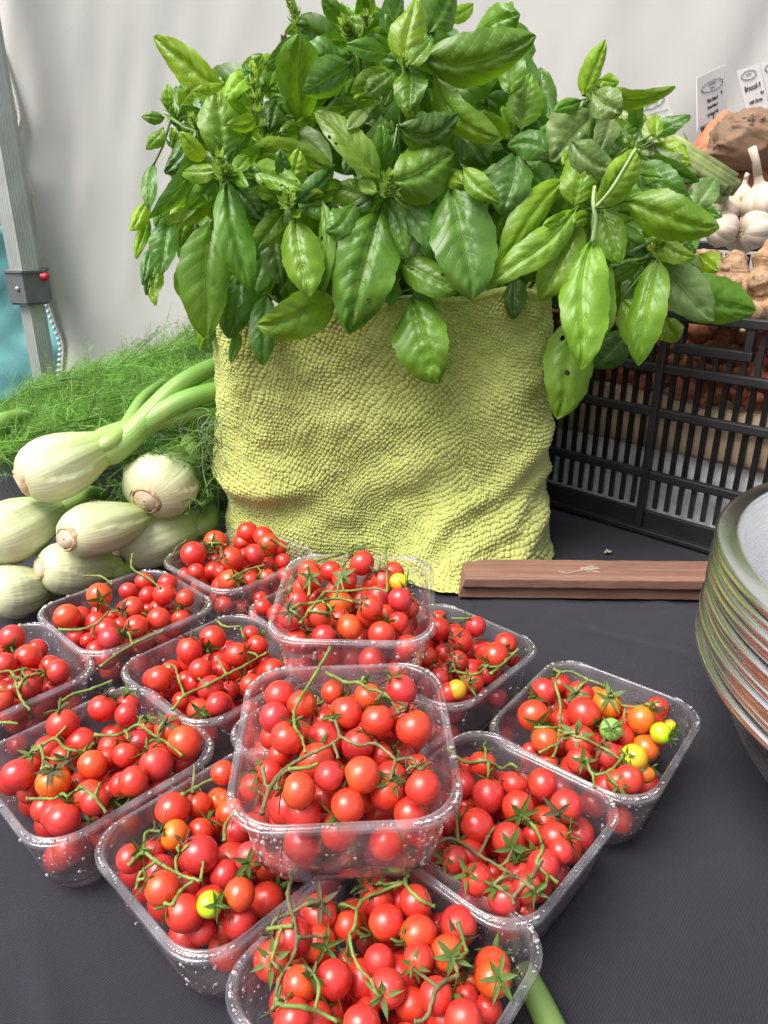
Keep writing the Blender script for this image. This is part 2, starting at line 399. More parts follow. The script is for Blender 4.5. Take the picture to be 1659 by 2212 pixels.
M_INK = plain('black_ink', (.02, .02, .022), .6, .1)
M_INKGREY = plain('grey_ink', (.22, .22, .24), .6, .1)
M_INKORANGE = plain('orange_ink', (.6, .16, .04), .6, .1)
M_ASPA = mk_green('asparagus_stem', (.27, .32, .11), .1, .5, .4, 50)
M_ALU = plain('grey_anodised_aluminium', (.40, .43, .40), .42, .1, 30, .03, .35)
M_COLLAR = plain('dark_grey_collar', (.12, .125, .135), .5, .12, 40, .1)
M_RED = plain('red_button', (.5, .02, .03), .4, .1)
M_TEAL = plain('teal_tarpaulin', (.13, .36, .36), .6, .22, 14, .4)
M_ZIP = plain('zip_tape', (.62, .6, .56), .7, .12, 200, .3)
M_SHELF = plain('brown_board', (.3, .15, .07), .7, .3, 20)
M_DARK = plain('dark_bottle', (.016, .011, .012), .25, .2)
M_BLUE = plain('blue_cap', (.04, .14, .38), .4, .1)
M_YEL = plain('yellow_band', (.55, .36, .05), .6, .1)
M_WHITE = plain('white_cup', (.72, .72, .72), .5, .05)
M_GROUND = plain('asphalt', (.055, .054, .053), .9, .25, 60, .4)
M_LEEK = mk_green('green_stalk', (.16, .26, .07), .1, .5, .25, 20)
M_CRUMB = plain('crumb', (.32, .3, .26), .8, .3, 300, .5)

# ------------------------------------------------------------------ setting
def plane(name, x0, x1, y0, y1, z, mat, kind=None):
    o = mesh(name, [(x0, y0, z), (x1, y0, z), (x1, y1, z), (x0, y1, z)], [(0, 1, 2, 3)], mat)
    return tag(o, kind=kind) if kind else o
plane('ground', -60, 60, -60, 60, -0.78, M_GROUND, 'structure')
def tablecloth():
    nx, ny = 620, 360; x0, x1, y0, y1 = -1.25, 1.35, 0.03, 1.30
    X, Y = np.meshgrid(np.linspace(x0, x1, nx), np.linspace(y0, y1, ny))
    Z = .0018 * vnoise(X * 7, Y * 5, 3) + .0008 * vnoise(X * 19 + Y * 9, Y * 11, 4) + .0005 * vnoise(X * 48 - Y * 30, Y * 26 + X * 20, 14) - .0031
    # two pressed creases running towards the front and a fold line at the left
    for (ax, ay, bx, by, h, wd) in ((.235, .30, .30, .72, .0022, .012), (-.225, .245, -.10, .12, .0045, .0035), (-.245, .232, -.12, .11, .003, .004), (.13, .20, .20, .33, .0026, .008), (.20, .22, .27, .30, .0024, .007), (.30, .60, .20, .66, .002, .007), (-.20, .30, -.13, .19, .0025, .007)):
        L = math.hypot(bx - ax, by - ay); dx, dy = (bx - ax) / L, (by - ay) / L
        s_ = (X - ax) * dx + (Y - ay) * dy; d_ = -(X - ax) * dy + (Y - ay) * dx
        Z += h * np.exp(-(d_ / wd) ** 2) * (1 / (1 + np.exp(-(s_) * 60))) * (1 / (1 + np.exp((s_ - L) * 60)))
    V = np.stack([X, Y, Z], -1).reshape(-1, 3)
    # the edges hang down
    rim = []
    F = gridfaces(nx, ny)
    ring = [i for i in range(nx)] + [j * nx + nx - 1 for j in range(1, ny)] + [(ny - 1) * nx + i for i in range(nx - 2, -1, -1)] + [j * nx for j in range(ny - 2, 0, -1)]
    base = len(V); n = len(ring); ext = []
    for k, i in enumerate(ring):
        x, y, z = V[i]; cx = (x0 + x1) / 2; cyy = (y0 + y1) / 2
        ext.append((x + .02 * math.copysign(1, x - cx) + .012 * math.sin(k * .5), y + .02 * math.copysign(1, y - cyy) * (1 if abs(y - cyy) > .6 else .2), -.7))
    V = np.vstack([V, np.array(ext)])
    F += [(ring[k], base + k, base + (k + 1) % n, ring[(k + 1) % n]) for k in range(n)]
    tag(mesh('tablecloth', V, F, M_CLOTH), 'dark grey woven cloth spread over the market table under everything', 'tablecloth')
tablecloth()

def canvas_wall():
    Y0 = 1.42; nv, nu = 150, 130
    # zip edge read off as (px, py) rows of the photo
    edge = [(-60, -300), (-30, -60), (-10, 60), (10, 125), (36, 200), (48, 240), (53, 265), (47, 320), (60, 362), (82, 402), (92, 480), (94, 545), (93, 600), (110, 645), (125, 700), (137, 742), (133, 790), (130, 850), (126, 930)]
    E = catmull([at(x, y, Y0 + .02) for x, y in edge], 8)
    zs = np.array([p.z for p in E])[::-1]; xs = np.array([p.x for p in E])[::-1]
    Zr = np.linspace(E[-1].z, 1.5, nv); xl = np.interp(Zr, zs, xs)
    U = np.linspace(0, 1, nu) ** 1.4
    V = []
    for j in range(nv):
        x = xl[j] + (2.1 - xl[j]) * U
        V.append(np.stack([x, np.full(nu, Y0), np.full(nu, Zr[j])], -1))
    V = np.array(V)
    X, Z = V[..., 0], V[..., 2]
    dy = .02 * np.exp(-(X - xl[:, None]) / .05) * np.sin(Z * 9 + 1) + .010 * vnoise(X * 5 + Z * 2.0, Z * 1.6, 5) + .006 * vnoise(X * 13 + Z * 4, Z * 3, 6) + .0022 * vnoise(X * 34 - Z * 8, Z * 7, 8) + .004 * vnoise(X * 30, Z * 5, 9) * np.exp(-(X - xl[:, None]) / .15)
    diag = np.exp(-((X - .75 - (Z - .6) * .7) / .05) ** 2) * .010 + np.exp(-((X - .60 - (Z - .6) * .45) / .03) ** 2) * .006
    V[..., 1] += dy + diag
    wall = mesh('canvas_wall', V.reshape(-1, 3), gridfaces(nu, nv), M_CANVAS)
    wall.modifiers.new('thick', 'SOLIDIFY').thickness = .0015
    tag(wall, 'off-white canvas side wall of the market tent behind the produce', 'tent wall')
    e3 = [Vector(V[j, 0]) for j in range(nv)]
    zt = MB(); zt.tube([p + Vector((.006, -.004, 0)) for p in e3], .0035, 5); zt.build('zip_tape', M_ZIP, wall)
    zb = MB(); pts = catmull(e3, 4); acc = 0
    for k in range(1, len(pts)):
        acc += (pts[k] - pts[k - 1]).length
        if acc > .0085:
            acc = 0; zb.ball(pts[k] + Vector((-.001, -.005, 0)), (.0042, .0035, .0036), 6, 4)
    zb.build('zip_teeth', M_WHITE, wall)
canvas_wall()

def pole():
    Yp = 1.36
    c = at(64, 612, Yp); x = c.x - .002; y = Yp
    root = tag(empty('tent_pole', (x, y, -.78)), 'grey aluminium tent leg with a dark collar at the left edge', 'tent pole')
    def prism(rad, z0, z1, squash=1.0, n=6, ribs=True):
        m = MB(); pr = []
        for i in range(n):
            a = R(60 * i + 30 + 12); pr.append(Vector((rad * math.cos(a), rad * math.sin(a) * squash, 0)))
        o = []
        for i in range(n):
            a, b = pr[i], pr[(i + 1) % n]
            k = 11 if ribs else 1
            for q in range(k):
                f = q / k; p = a.lerp(b, f)
                if ribs and q % 2 == 1: p = p * .975
                o.append(p)
        N = len(o)
        m.add([p + Vector((0, 0, z0)) for p in o] + [p + Vector((0, 0, z1)) for p in o], [(i, (i + 1) % N, N + (i + 1) % N, N + i) for i in range(N)] + [tuple(range(N))[::-1], tuple(range(N, 2 * N))])
        return m
    zc = c.z + .78
    a = prism(.0275, zc, 2.6).build('upper_tube', M_ALU, root, False)
    b = prism(.0215, 0, zc + .01).build('lower_tube', M_ALU, root, False)
    col = MB(); m = prism(.036, zc - .030, zc + .020, ribs=False); col.add(m.v, m.f)
    m = prism(.0385, zc + .020, zc + .0235, ribs=False); col.add(m.v, m.f)
    m = prism(.0335, zc - .034, zc - .030, ribs=False); col.add(m.v, m.f)
    co = col.build('collar', M_COLLAR, root, False)
    bt = MB(); bt.lathe([(.0001, .012), (.006, .012), (.007, .008), (.007, 0)], 12, Matrix.Translation((.030, -.012, zc + .012)) @ Matrix.Rotation(R(90), 4, 'Y'))
    bt.build('release_button', M_RED, root)
    sc_ = MB(); sc_.ball((-.006, -.0325, zc - .006), (.004, .002, .004)); sc_.build('screw', M_ALU, root)
pole()

def beyond():
    # seen in the gap between the pole and the canvas
    nx, nz = 50, 40
    a, b = at(-60, 600, 1.95), at(180, 900, 1.95)
    X, Z = np.meshgrid(np.linspace(-1.6, -.70, nx), np.linspace(-.5, at(60, 488, 1.95).z, nz))
    Yv = 1.95 + .03 * vnoise(X * 9, Z * 4, 21) + .012 * vnoise(X * 25, Z * 18, 22)
    V = np.stack([X, Yv, Z], -1).reshape(-1, 3)
    t = mesh('teal_tarpaulin', V, gridfaces(nx, nz), M_TEAL); t.modifiers.new('thick', 'SOLIDIFY').thickness = .002
    tag(t, 'crumpled turquoise tarpaulin hanging beyond the tent leg', 'tarpaulin')
    Yb = 2.3
    s = MB(); zt = at(50, 482, Yb).z
    s.box((-.95, Yb + .1, zt - .012), (.62, .34, .02)); s.box((-.95, Yb + .1, at(45, 255, Yb).z), (.62, .34, .045)); s.box((-.95, Yb + .275, .45), (.62, .012, .7))
    tag(s.build('shelf_unit', M_SHELF, None, False), 'brown wooden shelf unit with bottles beyond the tent wall', 'shelf')
    def bottle(px, h, body, band, label, cap):
        p = at(px, 480, Yb); r = tag(empty('bottle', (p.x, Yb, zt)), label, 'bottle', 'bottles on the shelf beyond the tent')
        m = MB(); m.lathe([(.001, 0), (.03, 0), (.031, .004), (.031, h * .62), (.012, h * .8), (.012, h)], 20); m.build('glass_body', body, r)
        m = MB(); m.lathe([(.0315, h * .2), (.0318, h * .21), (.0318, h * .5), (.0315, h * .51)], 20); m.build('paper_band', band, r)
        m = MB(); m.lathe([(.0135, h * .93), (.0135, h * 1.03), (.001, h * 1.03)], 14); m.build('cap', cap, r)
    bottle(58, .165, M_DARK, M_YEL, 'dark bottle with a yellow band standing nearer the tent leg', M_BLUE)
    bottle(74, .14, M_DARK, M_YEL, 'shorter dark bottle with a yellow band nearer the white zip', M_DARK)
    p = at(86, 480, Yb); r = tag(empty('white_jar', (p.x, Yb - .04, zt)), 'small white jar standing beside the dark bottles', 'jar')
    m = MB(); m.lathe([(.001, 0), (.026, 0), (.028, .005), (.028, .075), (.024, .08)], 20); m.build('body', M_WHITE, r)
    m = MB(); m.lathe([(.0285, .08), (.0285, .1), (.001, .1)], 20); m.build('lid', M_WHITE, r)
    p = at(38, 262, Yb); r = tag(empty('white_box', (p.x, Yb, at(45, 255, Yb).z + .023)), 'white carton on the upper board seen past the tent leg', 'carton')
    m = MB(); m.box((0, 0, .05), (.13, .1, .1), bev=.003); m.build('carton_body', M_WHITE, r, False)
    m = MB(); m.box((-.005, -.0515, .05), (.04, .002, .035)); m.build('printed_panel', M_STEM, r, False)
beyond()

# ------------------------------------------------------------------ tomato punnets
PW, PL, PH = .122, .130, .058
def rr(hx, hy, r, n=7):
    o = []
    for sx, sy, a0 in ((1, 1, 0), (-1, 1, 90), (-1, -1, 180), (1, -1, 270)):
        for i in range(n + 1):
            a = R(a0 + 90 * i / n); o.append((sx * (hx - r) + r * math.cos(a), sy * (hy - r) + r * math.sin(a)))
    return o
def mk_punnet_mesh():
    hx, hy = PW / 2, PL / 2
    lv = [(.0185, .0, .017), (.0160, .0012, .019), (.0148, .005, .020), (.0132, .010, .021), (.0126, .0115, .021), (.0105, .0125, .021), (.0095, .02, .022), (.0075, .035, .023), (.0058, .050, .0245), (.0052, .0535, .0245)]
    V, F = [], []
    for ins, z, r in lv: V += [(x, y, z) for x, y in rr(hx - ins, hy - ins, r)]
    n = len(rr(1, 1, .1)); F = gridfaces(n, len(lv), True)
    V.append((0, 0, .0012)); c = len(V) - 1
    k = len(V); V += [(x * .6, y * .6, .0012) for x, y in rr(hx - .0185, hy - .0185, .017)]
    F += [(i, k + i, k + (i + 1) % n, (i + 1) % n) for i in range(n)] + [(k + i, c, k + (i + 1) % n) for i in range(n)]
    tray = bpy.data.meshes.new('tray'); tray.from_pydata(V, [], F); tray.polygons.foreach_set('use_smooth', [True] * len(tray.polygons)); tray.materials.append(M_PLASTIC)
    prof = [(.0052, .0535), (.0050, .0562), (.0044, .0576), (.0037, .0580), (.0031, .0574), (.0027, .0566), (.0012, .0565), (.0003, .0562), (0, .0555), (.0001, .0536)]
    V = []
    for ins, z in prof: V += [(x, y, z) for x, y in rr(hx - ins, hy - ins, .026)]
    rim = bpy.data.meshes.new('rim'); rim.from_pydata(V, [], gridfaces(n, len(prof), True)); rim.polygons.foreach_set('use_smooth', [True] * len(rim.polygons)); rim.materials.append(M_RIM)
    return tray, rim
TRAY, RIM = mk_punnet_mesh()
def droplets(seed, n=190):
    r_ = random.Random(seed); m = MB()
    for k in range(n):
        big = r_.random() < .12; rad = r_.uniform(.0013, .0021) if big else r_.uniform(.0005, .0011)
        hx, hy = PW / 2, PL / 2
        if r_.random() < .42:
            o = rr(hx - .0022, hy - .0022, .025, 9); i = r_.randrange(len(o)); a, b = o[i], o[(i + 1) % len(o)]; f = r_.random()
            p = Vector((a[0] + (b[0] - a[0]) * f, a[1] + (b[1] - a[1]) * f, .0572)); nrm = Vector((0, 0, 1))
        else:
            z = r_.uniform(.012, .052); ins = .0095 - (z - .02) * .00013 / .001 if z > .02 else .0102
            o = rr(hx - ins, hy - ins, .023, 9); i = r_.randrange(len(o)); a, b = o[i], o[(i + 1) % len(o)]; f = r_.random()
            p = Vector((a[0] + (b[0] - a[0]) * f, a[1] + (b[1] - a[1]) * f, z)); nrm = Vector((b[1] - a[1], a[0] - b[0], 0)).normalized()
            if r_.random() < .4: nrm = -nrm
        q = Vector((0, 0, 1)).rotation_difference(nrm).to_matrix().to_4x4()
        m.ball(p, (rad, rad, rad * .6), 7, 4, q)
    return m
# key: (x, y, z of base, turn in degrees, tilt towards the viewer in degrees)
PUN = {
 'R2': (.152, .436, 0, -38, 0), 'R3': (.050, .529, 0, -42, 0), 'R1': (.066, .349, 0, -42, 0), 'B1': (-.089, .331, 0, -44, 0),
 'B2': (-.194, .402, 0, -44, 0), 'M1': (-.132, .510, 0, -42, 0), 'M2': (-.237, .599, 0, -44, 0), 'M3': (-.152, .706, 0, -42, 0),
 'L': (-.310, .496, 0, -44, 0), 'F': (.002, .252, 0, -37, 0), 'UC': (-.030, .430, 0, -44, 0), 'MU': (-.046, .602, 0, -44, 0),
 'C': (-.022, .343, .0665, 3, 3.5), 'U': (-.022, .507, .0655, -2, 2.5)}
PLAB = {
 'C': 'the stacked punnet at the front centre', 'U': 'the stacked punnet against the lime towel', 'F': 'the frontmost punnet at the bottom edge',
 'B1': 'the punnet left of the front stacked one', 'B2': 'the punnet by the left edge with the blackened stalk', 'L': 'the punnet cut off by the left edge',
 'M1': 'the punnet between the left edge and the stacked pair', 'M2': 'the punnet in front of the fennel bulbs', 'M3': 'the rear punnet between fennel and towel',
 'R1': 'the punnet touching the front stacked one on its right', 'R2': 'the rightmost punnet nearest the steel bowls', 'R3': 'the punnet in front of the wooden bar',
 'UC': 'the mostly hidden punnet beneath the two stacked ones', 'MU': 'the small visible corner of punnet behind the stacked pair'}
PMAT = {}
for k, (x, y, z, a, tl) in PUN.items():
    r = empty('tomato_punnet', (x, y, z), (R(tl), 0, R(a)) if False else None)
    r.rotation_mode = 'QUATERNION'
    r.rotation_quaternion = Quaternion((1, 0, 0), R(tl)) @ Quaternion((0, 0, 1), R(a))
    what = PLAB[k].replace('the ', '', 1)
    tag(r, 'clear plastic ' + what, 'punnet', 'clear tomato punnets')
    link('tray', TRAY, r); link('rim', RIM, r)
    d = droplets(hash(k) % 1000 if False else sum(map(ord, k)), 420 if k in 'CU' else 230).build('water_droplets', M_WATER, r); d['kind'] = 'stuff'
    PMAT[k] = Matrix.Translation((x, y, z)) @ r.rotation_quaternion.to_matrix().to_4x4()

# tomatoes read off the photograph: zoom, [(x, y, diameter, layer[, colour])]
O_, Y_, G_, YG_, P_ = 'orange', 'yellow', 'green', 'yellow-green', 'pale green'
TOM = {
'C': (Z6, [(400,1185,175,1),(475,1300,200,0),(560,1110,165,1),(735,1040,140,1),(820,1155,180,0),(940,1065,165,1),(1130,1030,180,1),(995,1200,190,0),(1205,1245,215,0),(685,1200,150,2),(695,1305,215,1),(330,1300,140,2),(540,1605,205,0),(715,1520,170,0),(905,1515,210,0),(1045,1610,200,1),(1255,1585,210,0),(860,1350,170,2),(875,1640,190,2),(680,1650,170,2),(370,1500,150,2),(1020,1400,150,2),(1230,1470,150,2),(600,1460,150,2),(430,1400,130,2),(630,1040,80,2,P_),(440,1090,100,2)]),
'U': (Z6, [(550,330,125,1),(607,385,145,0),(725,340,120,1),(905,295,150,0),(805,390,145,0),(980,370,140,2),(1085,335,130,1),(1115,405,110,0,Y_),(1125,505,145,0),(955,550,145,0),(505,440,130,1),(525,515,130,1),(500,605,155,0),(655,590,150,0),(1115,635,120,1),(1040,590,120,2),(780,620,130,2),(760,500,130,2),(1180,565,100,2),(680,490,100,2),(790,270,90,2)]),
'M3': (Z5, [(1000,115,115,0),(965,210,130,0),(1155,235,120,0),(1235,97,110,0),(1297,68,85,1),(1370,45,90,1),(1405,90,110,0),(1160,130,95,1),(1340,160,110,0),(1268,212,110,0),(1440,160,80,1),(1060,295,100,2),(885,220,80,2),(1250,340,90,1),(1145,345,120,1),(1060,170,80,2),(1110,370,110,2),(1100,200,70,2),(1390,225,70,2)]),
'M2': (Z5, [(495,415,125,0),(335,520,125,0),(405,525,110,1),(640,395,95,1),(715,340,90,1),(850,350,100,0),(820,410,110,0),(925,430,95,0),(660,480,120,0),(795,535,115,0),(705,590,120,0),(530,590,125,0),(585,660,120,0),(600,570,90,1),(500,500,90,2),(920,520,90,2),(870,500,90,2),(740,490,80,2),(430,590,90,2),(440,640,80,2),(560,520,80,2)]),
'L': (Z5, [(60,625,130,0),(140,725,135,0),(20,760,120,0),(290,795,125,0),(170,900,130,0),(65,885,80,1,'dark red'),(50,985,120,0),(160,830,100,1),(310,870,110,1),(10,560,60,1),(255,880,80,1),(0,700,100,1)]),
'M1': (Z5, [(1060,630,135,0),(945,690,130,0),(1000,785,120,0),(1180,710,120,0),(1250,610,90,1),(1285,665,110,0),(795,830,130,0),(850,870,110,1),(1110,975,120,0),(990,990,120,1),(1050,880,130,1),(1105,790,100,1),(1360,790,120,1),(1250,860,110,1),(800,750,100,2),(930,840,100,2),(1330,620,80,2),(1140,890,100,2),(900,940,90,2),(1320,740,80,1)]),
'B2': (Z5, [(275,1020,155,0),(350,1100,140,1),(405,1150,150,1),(505,820,115,1),(510,980,140,0),(630,1010,115,0),(655,930,90,1),(90,1310,155,0),(150,1260,120,1),(265,1345,170,0,O_),(320,1230,140,1),(460,1260,140,0),(540,1230,120,1),(625,1210,130,0),(780,1255,165,0),(840,1080,140,0),(960,1135,165,0),(740,1070,110,1),(445,1410,150,1),(610,1360,130,1),(710,1390,150,0),(325,1560,170,0),(225,1480,140,1),(560,1540,140,0),(470,1565,90,2),(150,1390,120,2),(690,1290,110,2),(920,1250,110,2)]),
'B1': (Z5, [(1090,1280,125,0),(860,1485,170,0),(985,1460,130,1),(1090,1440,130,1),(870,1610,150,0,O_),(995,1705,185,0),(1000,1590,130,1),(1060,1570,100,2),(1175,1590,140,1),(640,1735,145,0),(1245,1720,150,0),(800,1885,170,0),(1120,1810,150,1),(1195,1905,160,0),(770,1690,120,1),(930,1870,150,1),(920,2000,180,0),(1045,1955,130,0,YG_),(1115,2060,150,1),(1010,2090,130,1)]),
'F': (Z8, [(790,382,125,0),(655,560,130,0),(645,425,130,0),(825,510,120,1),(1055,440,120,0),(1025,365,110,1),(1155,370,115,0),(925,450,110,1),(1165,478,120,0),(1030,570,105,0),(1165,565,105,0),(875,635,130,0),(1265,545,120,0),(1420,630,125,0,'deep orange'),(1060,665,125,0),(1225,690,120,0),(760,650,120,0),(1140,720,110,1),(1320,770,130,0),(970,785,120,0),(740,770,130,0),(860,745,100,1),(760,555,70,2,O_),(1240,450,80,2),(1410,740,100,2),(1340,640,100,2),(920,570,80,2),(990,740,90,2),(1330,690,80,2)]),
'R1': (Z7, [(315,1090,120,0),(235,1180,105,1),(450,1175,115,0),(340,1225,140,0),(573,1175,135,0),(468,1275,140,0),(677,1270,140,0),(290,1355,145,0),(165,1345,105,1),(425,1415,145,0),(628,1407,130,0),(535,1395,100,1),(195,1500,115,0),(700,1495,115,0),(612,1550,145,0),(440,1500,120,1),(270,1610,140,0),(550,1650,140,0),(385,1710,150,0),(180,1550,90,2),(290,1490,100,2),(510,1730,110,1),(200,1070,80,2),(240,1275,90,2),(360,1560,90,2),(150,1440,80,2)]),
'R2': (Z7, [(535,880,140,0),(585,985,120,0),(570,770,115,0),(650,745,95,1),(735,790,120,1),(753,870,140,0),(660,905,110,1),(855,830,130,0,O_),(735,990,140,0),(870,940,100,0,G_),(1000,895,115,0,O_),(1085,830,95,1),(1085,955,95,0,YG_),(860,1050,110,0),(970,1060,115,0,Y_),(1020,1020,120,1,O_),(700,1115,115,0),(865,1210,100,0),(970,1185,125,0),(600,1080,80,1),(900,1130,100,2),(520,1030,70,1),(1020,1130,80,1,O_),(770,745,70,2,O_),(845,760,90,2,O_),(930,910,90,1),(820,940,90,2),(1130,920,70,2,Y_),(780,1090,90,2)]),
'R3': (Z7, [(125,505,105,0),(220,555,105,0),(285,495,95,0),(115,405,80,1),(415,570,100,0),(370,620,115,0),(350,545,70,2),(75,625,85,0),(205,645,95,0),(280,680,90,2),(300,600,90,2),(130,720,95,0),(170,790,95,0),(255,797,88,0,Y_),(325,760,105,0),(460,620,70,2),(90,560,80,1),(335,700,90,1),(180,490,60,2),(250,610,70,2)]),
'MU': (Z5, [(1310,475,85,1),(1300,430,70,2),(1265,520,60,2)])}
VINE = {
'C': [[(725,780),(640,930),(545,1080),(515,1150)],[(515,1150),(520,1240),(560,1300),(580,1390)],[(330,1740),(370,1600),(450,1490),(560,1420),(640,1380),(740,1330),(775,1290),(750,1200)],[(775,1290),(880,1340),(980,1335),(1060,1390),(1095,1430),(1080,1500),(1070,1540)],[(700,930),(740,945),(810,980),(890,985),(950,1020),(1040,1050),(1120,1160)],[(1095,1430),(1190,1420),(1240,1480),(1300,1440)],[(740,1330),(770,1420)],[(330,1470),(350,1570)],[(480,1480),(600,1470),(650,1450)]],
'U': [[(550,640),(600,570),(690,460)],[(690,460),(820,455),(980,440),(1050,460)],[(600,480),(605,400)],[(760,490),(770,430),(790,370)],[(600,530),(760,500),(900,525)],[(600,570),(690,580),(730,590)],[(640,280),(760,250),(860,215),(940,180)],[(860,215),(980,200),(1090,205)],[(1050,460),(1050,330),(1050,280)]],
'M3': [[(860,220),(880,180),(930,140)],[(1010,155),(1090,155),(1130,165)],[(1345,130),(1400,160),(1440,185)],[(1130,340),(1230,290),(1320,265)]],
'M2': [[(290,585),(400,585),(480,555),(540,500)],[(415,320),(500,320),(560,360)],[(660,210),(660,280),(740,330),(800,380)],[(500,770),(580,710),(680,650),(820,590)],[(640,600),(660,660)]],
'L': [[(0,800),(60,800),(100,920),(150,990)],[(0,1050),(50,1050),(90,1055)],[(90,880),(130,820),(200,810)]],
'M1': [[(860,985),(920,915),(1030,865),(1130,810),(1230,760),(1330,700)],[(920,915),(890,830),(870,770),(820,760)],[(1130,810),(1080,720)],[(1080,540),(1120,570),(1200,570)],[(1030,865),(990,830)]],
'B2': [[(180,1190),(270,1130),(330,1180),(420,1190),(470,1150)],[(200,1160),(215,1230),(210,1280)],[(270,1130),(330,1070)],[(470,1110),(590,1110),(690,1060),(750,1100),(820,1145),(910,1215)],[(400,1370),(470,1420),(530,1500)],[(470,1420),(500,1350)],[(300,950),(360,910),(460,880),(560,840)],[(130,1430),(200,1430),(270,1430)]],
'B1': [[(640,1760),(710,1700),(780,1740),(880,1800),(1000,1840)],[(710,1700),(730,1600),(800,1590)],[(880,1800),(880,1720),(940,1660)],[(1000,1840),(1015,1740)],[(780,1740),(700,1800),(680,1880)],[(910,1410),(980,1370),(1060,1330)],[(960,1400),(970,1260)],[(1120,1640),(1125,1560),(1170,1500)],[(860,1960),(900,1890),(960,1840)]],
'F': [[(755,250),(720,340),(740,430),(750,490),(740,550),(690,640),(670,740)],[(750,490),(850,485)],[(740,450),(650,460)],[(1155,240),(1120,300),(1170,360),(1220,385)],[(1120,300),(1050,310)],[(1120,300),(970,370),(950,450),(930,490),(960,590),(1010,640)],[(1300,620),(1230,660),(1195,760),(1150,780)],[(1230,660),(1150,600)],[(1300,440),(1330,540)],[(680,720),(780,730),(890,775)]],
'R1': [[(100,1450),(150,1415),(210,1420),(300,1480),(400,1540),(470,1580)],[(300,1480),(340,1400),(370,1360)],[(210,1420),(205,1330)],[(570,1500),(530,1570),(450,1660),(450,1690)],[(490,1320),(540,1360),(575,1450),(550,1520),(640,1600)],[(160,1020),(240,1080),(330,1075),(400,1110)]],
'R2': [[(650,690),(630,740),(650,820),(650,900),(640,1000),(620,1060)],[(640,690),(700,690),(760,720),(860,760),(930,840),(1080,820)],[(930,840),(920,910),(870,930)],[(760,1060),(790,1130),(860,1120),(920,1060)],[(790,1130),(800,1190)],[(640,1000),(560,1040)],[(640,940),(720,970)],[(540,930),(640,930)]],
'R3': [[(350,700),(420,640),(470,590)],[(180,460),(260,460)],[(200,690),(290,700),(340,660)]]}
CAL = {
'C': [(515,1210),(740,1185),(800,1060),(930,930),(985,1070),(1085,945),(1150,1120),(720,940),(1070,1545),(1240,1490),(420,1600),(930,1360),(650,1450),(460,1060),(300,1500),(1120,1330),(1170,1500)],
'U': [(607,370),(790,370),(490,570),(720,580),(900,525),(1050,290),(1190,395),(780,205),(650,260),(480,470),(440,380)],
'M3': [(1180,330),(1215,180),(1060,170),(1290,330)],
'M2': [(500,440),(610,490),(640,600),(480,620),(760,370),(900,470),(700,620)],
'L': [(220,800),(110,830),(170,800),(90,910)],
'M1': [(945,600),(830,740),(1040,680),(1140,860),(1240,640),(1310,600),(1230,700),(1000,1000),(1330,700)],
'B2': [(255,1285),(460,1180),(540,900),(280,920),(640,1130),(820,1050),(720,1170),(640,1450),(730,1030),(330,1240),(340,1430),(640,900),(420,1110),(150,1210)],
'B1': [(800,1590),(700,1690),(660,1790),(1235,1750),(1080,1960),(830,1960),(900,1660),(1120,1950),(700,1880),(870,1960),(790,1560)],
'F': [(665,570),(830,375),(800,620),(1040,690),(1280,560),(1230,440),(640,460),(1020,320),(1005,480),(880,390),(1150,590),(1330,600),(690,700),(920,550)],
'R1': [(440,1450),(250,1565),(500,1750),(370,1620),(640,1300),(320,1020),(220,1310),(540,1640),(340,1140),(470,1090),(150,1500),(480,1310),(720,1400)],
'R2': [(540,800),(720,960),(560,920),(720,780),(860,800),(1060,860),(870,935),(830,1020),(930,1050),(900,1180),(1070,790),(620,690),(1130,970),(850,740),(980,830)],
'R3': [(190,560),(190,640),(290,640),(310,680),(255,740),(180,690),(410,600),(330,650),(230,440),(440,500),(120,660)]}
DRY = {('B2', 0), ('B2', 9), ('C', 6), ('C', 10), ('M2', 1), ('M2', 4), ('R3', 9), ('B2', 2), ('M1', 0), ('F', 7)}
TCOL = {'red': (.56, .029, .018), 'dark red': (.28, .006, .012), O_: (.62, .115, .012), 'deep orange': (.60, .055, .012), Y_: (.72, .38, .02), YG_: (.46, .44, .012), G_: (.22, .33, .09), P_: (.36, .42, .16)}

def mk_tomato_mesh(seed):
    r_ = random.Random(seed); nu, nv = 28, 20; V = []
    ob = r_.uniform(.90, 1.09); lob = r_.uniform(.0, .03); ph = r_.uniform(0, 6)
    for j in range(nv + 1):
        t = math.pi * j / nv
        for i in range(nu):
            a = 2 * math.pi * i / nu
            rad = math.sin(t) * (1 + lob * math.cos(5 * a + ph) * (math.cos(t) > 0) * math.cos(t))
            z = math.cos(t) * ob
            z -= .13 * math.exp(-(t / .26) ** 2)                          # dimple at the stalk
            z += .03 * math.exp(-((math.pi - t) / .12) ** 2) * -1         # tiny nipple at the far end
            V.append((rad * math.cos(a), rad * math.sin(a), z))
    me = bpy.data.meshes.new('tomato'); me.from_pydata(V, [], gridfaces(nu, nv + 1, True))
    me.polygons.foreach_set('use_smooth', [True] * len(me.polygons)); me.materials.append(M_TOM); return me
TMESH = [mk_tomato_mesh(k) for k in range(9)]
